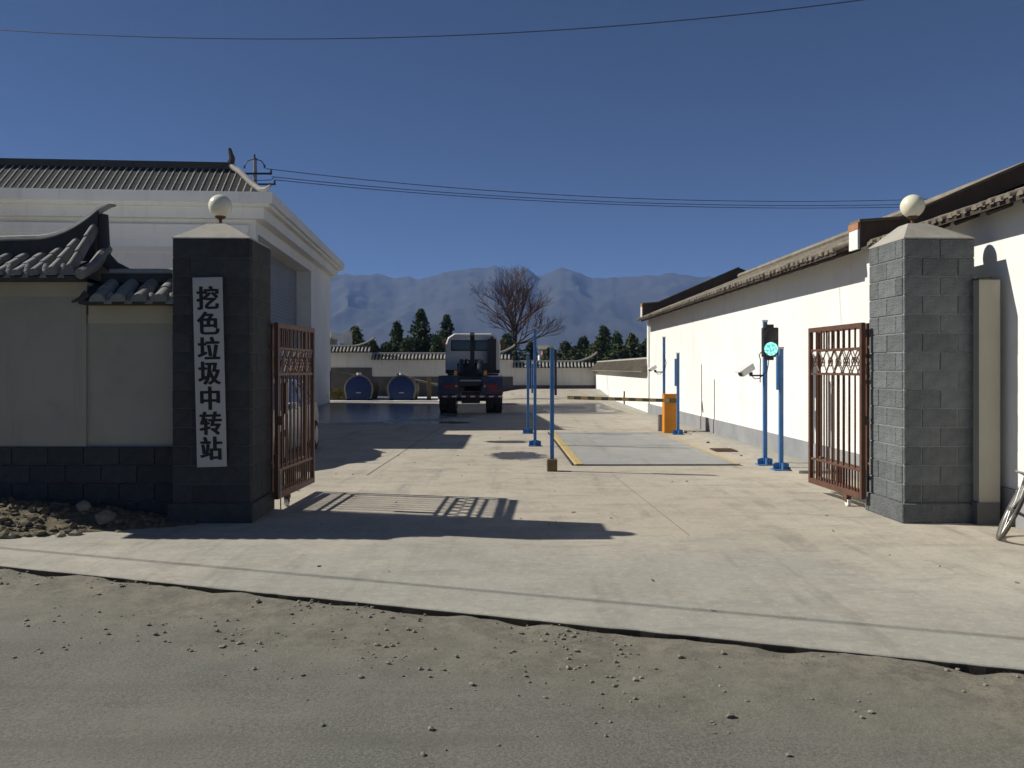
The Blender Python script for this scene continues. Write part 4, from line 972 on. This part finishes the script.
bwheel(0.0); bwheel(-1.08)
for o_ in bk.children:
    if o_.name == 'tyre': o_.rotation_euler = (0, 0, R(-20))
m = MB()
for a, b in (((0, .33), (-.42, .3)), ((0, .33), (-.2, .78)), ((-.42, .3), (-.2, .82)), ((-.2, .78), (-.84, .82)), ((-.42, .3), (-.86, .74)), ((-.82, .92), (-1.08, .33))):
    m.tube([(0, a[0], a[1]), (0, b[0], b[1])], .016, 8)
m.build('frame', 'dark_metal', bk)
MB().tube([(-.29, -.68, .95), (-.25, -.8, 1.0), (0, -.82, .97), (.2, -.8, 1.0), (.22, -.68, .95)], .013, 8).cyl((0, -.82, .9), (0, -.82, .97), .014, 8).build('handlebar', 'steel', bk)
MB().prism([(-.07, -.08, .84), (.07, -.08, .84), (.025, -.33, .86), (-.025, -.33, .86)], (0, 0, .05)).build('saddle', 'rubber', bk, bevel=.012)
MB().torus((.035, -.42, .3), (1, 0, 0), .085, .008, 20, 5).tube([(.05, -.42, .3), (.06, -.36, .16), (.12, -.36, .16)], .01, 6).build('crank', 'steel', bk)
MB().tube([(.0, .05, .72), (.0, -.25, .7)], .012, 6).box(-.06, -.2, .70, .06, .18, .715).tube([(0, .0, .33), (.0, .1, .7)], .008, 5).build('carrier', 'steel', bk)

# ------------------------------------------------------------------ trees behind the wall
def conifer(px, ytop, Y, wpx, label, mname, seed, dens=1.0):
    X = (px - 512) / F * Y; H = EYE + (HZ - ytop) / F * Y; rw = wpx / F * Y / 2; rr = random.Random(seed)
    t = thing('conifer', label, 'tree', (X, Y, 0), rr.uniform(0, 6), 'evergreens beyond the back wall')
    MB().tube([(0, 0, -.35), (.05, 0, H * .5), (0, .03, H * .95)], [.13, .08, .02], 7).build('trunk', 'bark', t)
    pts = []; m = MB(); nb = int(300 * dens); rw *= 2.1
    for i in range(nb):
        f = rr.random() ** .8; z = H * (.08 + .9 * f); Lb = rw * (1 - f) ** 1.0 * rr.uniform(.4, 1.25) + .05; th = rr.uniform(0, 6.28)
        tip = Vector((Lb * math.cos(th), Lb * math.sin(th), z + rr.uniform(.1, .55) * Lb + .05)); rt = Vector((0, 0, z))
        if i % 3 == 0: m.tube([tuple(rt), tuple(tip)], .018, 4)
        for q in range(26):
            u = rr.random() ** .6; s = .10 * (1.15 - u) + .03
            pts.append(tuple(rt.lerp(tip, u) + Vector((rr.gauss(0, s), rr.gauss(0, s), rr.gauss(0, s * .8)))))
    for q in range(60): pts.append((rr.gauss(0, .05), rr.gauss(0, .05), H * (1 - .1 * rr.random())))
    m.build('branch', 'bark', t); leaf_cloud('crown', pts, .11, mname, t, seed)
trees = [(355, 327, 58, 30, 'pale pointed evergreen above the tallest wall section', 'needle_y'), (372, 341, 57, 26, 'low yellowish evergreen just right of the pale pointed one', 'needle_y'),
         (397, 322, 58, 24, 'slim dark evergreen left of the tallest one', 'needle'), (421, 309, 59, 32, 'tallest dark evergreen above the right blue tank', 'needle'),
         (406, 340, 56, 26, 'low dark evergreen filling the gap above the wall between the tanks', 'needle'), (447, 315, 62, 26, 'dark evergreen rising just left of the truck cab', 'needle'),
         (437, 336, 57, 18, 'small evergreen squeezed between the tallest one and the truck', 'needle'), (507, 335, 57, 34, 'bushy evergreen right of the truck cab below the bare tree', 'needle'),
         (531, 343, 60, 18, 'small evergreen behind the tallest blue pole', 'needle'), (566, 343, 58, 26, 'evergreen right of the blue poles above the wall', 'needle_y'),
         (583, 338, 59, 28, 'evergreen with loose top above the upturned ridge end', 'needle_y'), (604, 327, 60, 26, 'tallest evergreen of the right-hand clump', 'needle_y'),
         (617, 333, 58, 22, 'dark evergreen in the middle of the right-hand clump', 'needle'), (632, 335, 57, 30, 'rounded yellowish evergreen near the house corner', 'needle_y'),
         (647, 340, 60, 26, 'evergreen half hidden by the house corner', 'needle'), (592, 347, 56, 30, 'low evergreen behind the end of the back wall', 'needle'), (550, 349, 58, 22, 'low evergreen between the blue poles', 'needle'), (574, 350, 55, 26, 'lowest evergreen right of the nearest blue pole', 'needle'), (621, 346, 55, 30, 'wide low evergreen in front of the right-hand clump', 'needle_y'), (598, 342, 55, 34, 'broad low evergreen at the left foot of the right-hand clump', 'needle_y'), (641, 346, 55, 26, 'low evergreen against the house corner below the taller one', 'needle'),
         (386, 344, 57, 22, 'low evergreen left of the slim dark one', 'needle'), (465, 345, 60, 22, 'evergreen hidden behind the truck cab', 'needle'), (493, 345, 60, 22, 'evergreen at the right edge of the truck cab', 'needle')]
for i, (px, yt, Y, wp, lab, mn) in enumerate(trees): conifer(px, yt, Y, wp, lab, mn, 100 + i)
bt = thing('bare_tree', 'bare leafless tree with wide spreading twigs against the mountains', 'tree', (at(515, 360, 62).x, 62, 0), 0)
rr = random.Random(11); limbs = MB(); twigs = MB()
def grow(p, d, L, r, depth):
    pts = [p]; q = Vector(p); dd = Vector(d); k = 3
    for i in range(k):
        dd = (dd + Vector((rr.gauss(0, .12), rr.gauss(0, .12), rr.gauss(0, .07) + .03))).normalized(); q = q + dd * L / k; pts.append(tuple(q))
    rs = [r * (1 - .35 * i / k) for i in range(k + 1)]
    (limbs if depth < 3 else twigs).tube(pts, rs, 6 if depth < 3 else 3, False)
    if depth >= 7 or L < .2: return
    for i in range(3 if depth < 4 else 2 + (rr.random() < .5)):
        ax = Vector((rr.gauss(0, 1), rr.gauss(0, 1), rr.gauss(0, .35))).normalized()
        nd_ = (dd * 1.0 + ax * rr.uniform(.45, .85) + Vector((0, 0, .08))).normalized()
        st = Vector(pts[-1]) if i == 0 else Vector(pts[rr.choice((1, 2, 3))])
        grow(tuple(st), nd_, L * rr.uniform(.6, .8), r * .62, depth + 1)
for x0_, x1_, r in ((-.32, -.05, .1), (.2, .02, .12)):
    limbs.tube([(x0_, 0, -.35), (x0_ * .9, 0, 1.6), (x1_, 0, 3.2), (x1_ - .12 * (1 if x0_ < 0 else -1), 0.02, 4.9)], [r * 1.2, r, r * .85, r * .7], 7, False)
for i in range(20):
    th = i * 2.4 + rr.uniform(-.3, .3); up_ = (.25, .6, 1.1, 1.8, 3)[i % 5]; z_ = (3.5, 4.1, 4.5, 4.7, 4.85)[i % 5]
    grow((.05 * math.cos(th), .05 * math.sin(th), z_), Vector((math.cos(th), math.sin(th) * .8, up_)).normalized(), rr.uniform(1.5, 1.95), .065, 2)
limbs.build('trunk', 'bark', bt, True); twigs.build('twigs', 'twig', bt)
# far cottage between the blue poles
fc = thing('far_cottage', 'tiny far cottage with reddish wall and white gable beyond the back wall', 'house', (at(546, 360, 75).x, 75, 0), 0)
MB().box(-.3, 0, -.35, .75, 4, 3.3).build('wall', 'red_wall', fc); MB().box(-.62, -.2, -.35, -.301, 4, 2.9).build('gable', 'white_building', fc)
MB().prism([(-.7, -.3, 3.3), (.9, -.3, 3.3), (.9, 2, 3.7), (-.7, 2, 3.7)], (0, 0, .1)).build('roof', 'old_tile', fc)
# white box on the left wall top
tag(MB().box(-.16, -.14, 2.9, .1, .14, 4.0).box(.1, -.12, 2.0, .3, .12, 3.9).build('vent_stack', 'white_building', None, False, 0, (at(347, 340, 50.6).x, 50.6, 0)), 'short white stack rising behind the tallest wall section', 'chimney')

# ------------------------------------------------------------------ utility pole and wires
up = thing('utility_pole', 'utility pole with two crossarms rising behind the station building roof', 'utility pole', (-14.1, 45, 0), 0)
zt = EYE + (HZ - 158) / F * 45
MB().tube([(0, 0, -.35), (0, 0, zt)], [.19, .1], 12).build('pole', 'pole_concrete', up)
za = EYE + (HZ - 174) / F * 45
MB().box(-.95, -.12, za - .05, .95, -.04, za + .05).build('crossarm', 'dark_metal', up)
MB().box(-.55, -.12, za - .62, 1.15, -.04, za - .54).build('crossarm', 'dark_metal', up)
MB().tube([(-.55, -.1, za + .42), (-.4, -.1, za + .68), (0, -.1, za + .82), (.4, -.1, za + .68), (.55, -.1, za + .42)], .03, 6).build('bow', 'dark_metal', up)
for x, z in ((-.9, za + .05), (.9, za + .05), (-.55, za + .3), (.55, za + .3), (1.1, za - .54), (-.5, za - .54), (0, zt)):
    MB().lathe([(.03, 0), (.06, .03), (.03, .06), (.07, .09), (.03, .12), (.05, .17), (.01, .2)], 8, (x, -.08, z)).build('insulator', 'dark_metal', up, True)
MB().tube([(-.9, -.08, za), (-.3, -.1, za - .4), (.9, -.1, za - .35), (1.1, -.1, za - .2)], .02, 5).build('jumper', 'dark_metal', up)
u2 = thing('utility_pole', 'utility pole far right behind the long house, holding the wires', 'utility pole', (40, 60, 0), 0)
MB().tube([(0, 0, -.35), (0, 0, 14.4)], [.19, .1], 12).build('pole', 'pole_concrete', u2)
MB().box(-.9, -.12, 13.6, .9, -.04, 13.7).build('crossarm', 'dark_metal', u2)
def quad_fit(a, b, c):
    (x0, y0_), (x1, y1_), (x2, y2_) = a, b, c
    return lambda x: y0_ * (x - x1) * (x - x2) / ((x0 - x1) * (x0 - x2)) + y1_ * (x - x0) * (x - x2) / ((x1 - x0) * (x1 - x2)) + y2_ * (x - x0) * (x - x1) / ((x2 - x0) * (x2 - x1))
def wire(label, P0, P1, fn, r, group, name='power_wire', n_=40):
    P0, P1 = Vector(P0), Vector(P1); pts = []
    for i in range(n_ + 1):
        q = P0.lerp(P1, i / n_); px = 512 + F * q.x / q.y; pts.append((q.x, q.y, EYE + (HZ - fn(px)) / F * q.y))
    tag(MB().tube(pts, r, 5).build(name, 'wire'), label, 'wire', group)
e1 = (40, 60)
wire('topmost of the three wires leaving the utility pole to the right', (-13.5, 45), e1, quad_fit((265, 168.5), (560, 195), (880, 200.5)), .02, 'three wires across the sky')
wire('middle of the three wires leaving the utility pole to the right', (-13.2, 45), e1, quad_fit((265, 176), (560, 199.5), (880, 205)), .02, 'three wires across the sky')
wire('lowest of the three wires leaving the utility pole to the right', (-13.0, 45), e1, quad_fit((272, 179.5), (560, 202), (880, 207.5)), .02, 'three wires across the sky')
wire('single wire sagging across the top of the sky', (-13.5, 16), (11, 13), quad_fit((0, 30), (300, 39), (862, 0)), .0085, None)
hp_ = []
for i in range(41):
    t_ = -3.2 + 8.6 * i / 40; hp_.append((-12.28 + 8.05 * t_, 9.43 - 2.6 * t_, 6.0))
tag(MB().tube(hp_, .014, 6).build('overhead_cable', 'wire'), 'overhead cable along the road, seen by its thin shadow on the concrete', 'cable')
for nm, i, lab in (('a', 0, 'roadside cable pole out of view to the left'), ('b', -1, 'roadside cable pole out of view to the right')):
    tag(MB().tube([(0, 0, -.1), (0, 0, 6.3)], [.15, .09], 10).box(-.3, -.06, 5.9, .3, .06, 5.97).build('cable_pole', 'pole_concrete', None, False, 0, (hp_[i][0], hp_[i][1], -.25)), lab, 'pole')

# ------------------------------------------------------------------ haze
m = MB().box(-3400, -300, -1.4, 3400, 3000, 325)
hz = bpy.data.materials.new('haze'); hz.use_nodes = True; hz.node_tree.nodes.clear()
o_ = hz.node_tree.nodes.new('ShaderNodeOutputMaterial'); v_ = hz.node_tree.nodes.new('ShaderNodeVolumePrincipled')
v_.inputs['Color'].default_value = (0.30, 0.50, 1, 1); v_.inputs['Density'].default_value = 0.00026; v_.inputs['Anisotropy'].default_value = 0.0
hz.node_tree.links.new(v_.outputs[0], o_.inputs['Volume'])
M['haze'] = hz
tag(m.build('haze', 'haze'), 'thin blue haze filling the air before the mountains', 'haze', kind='stuff')
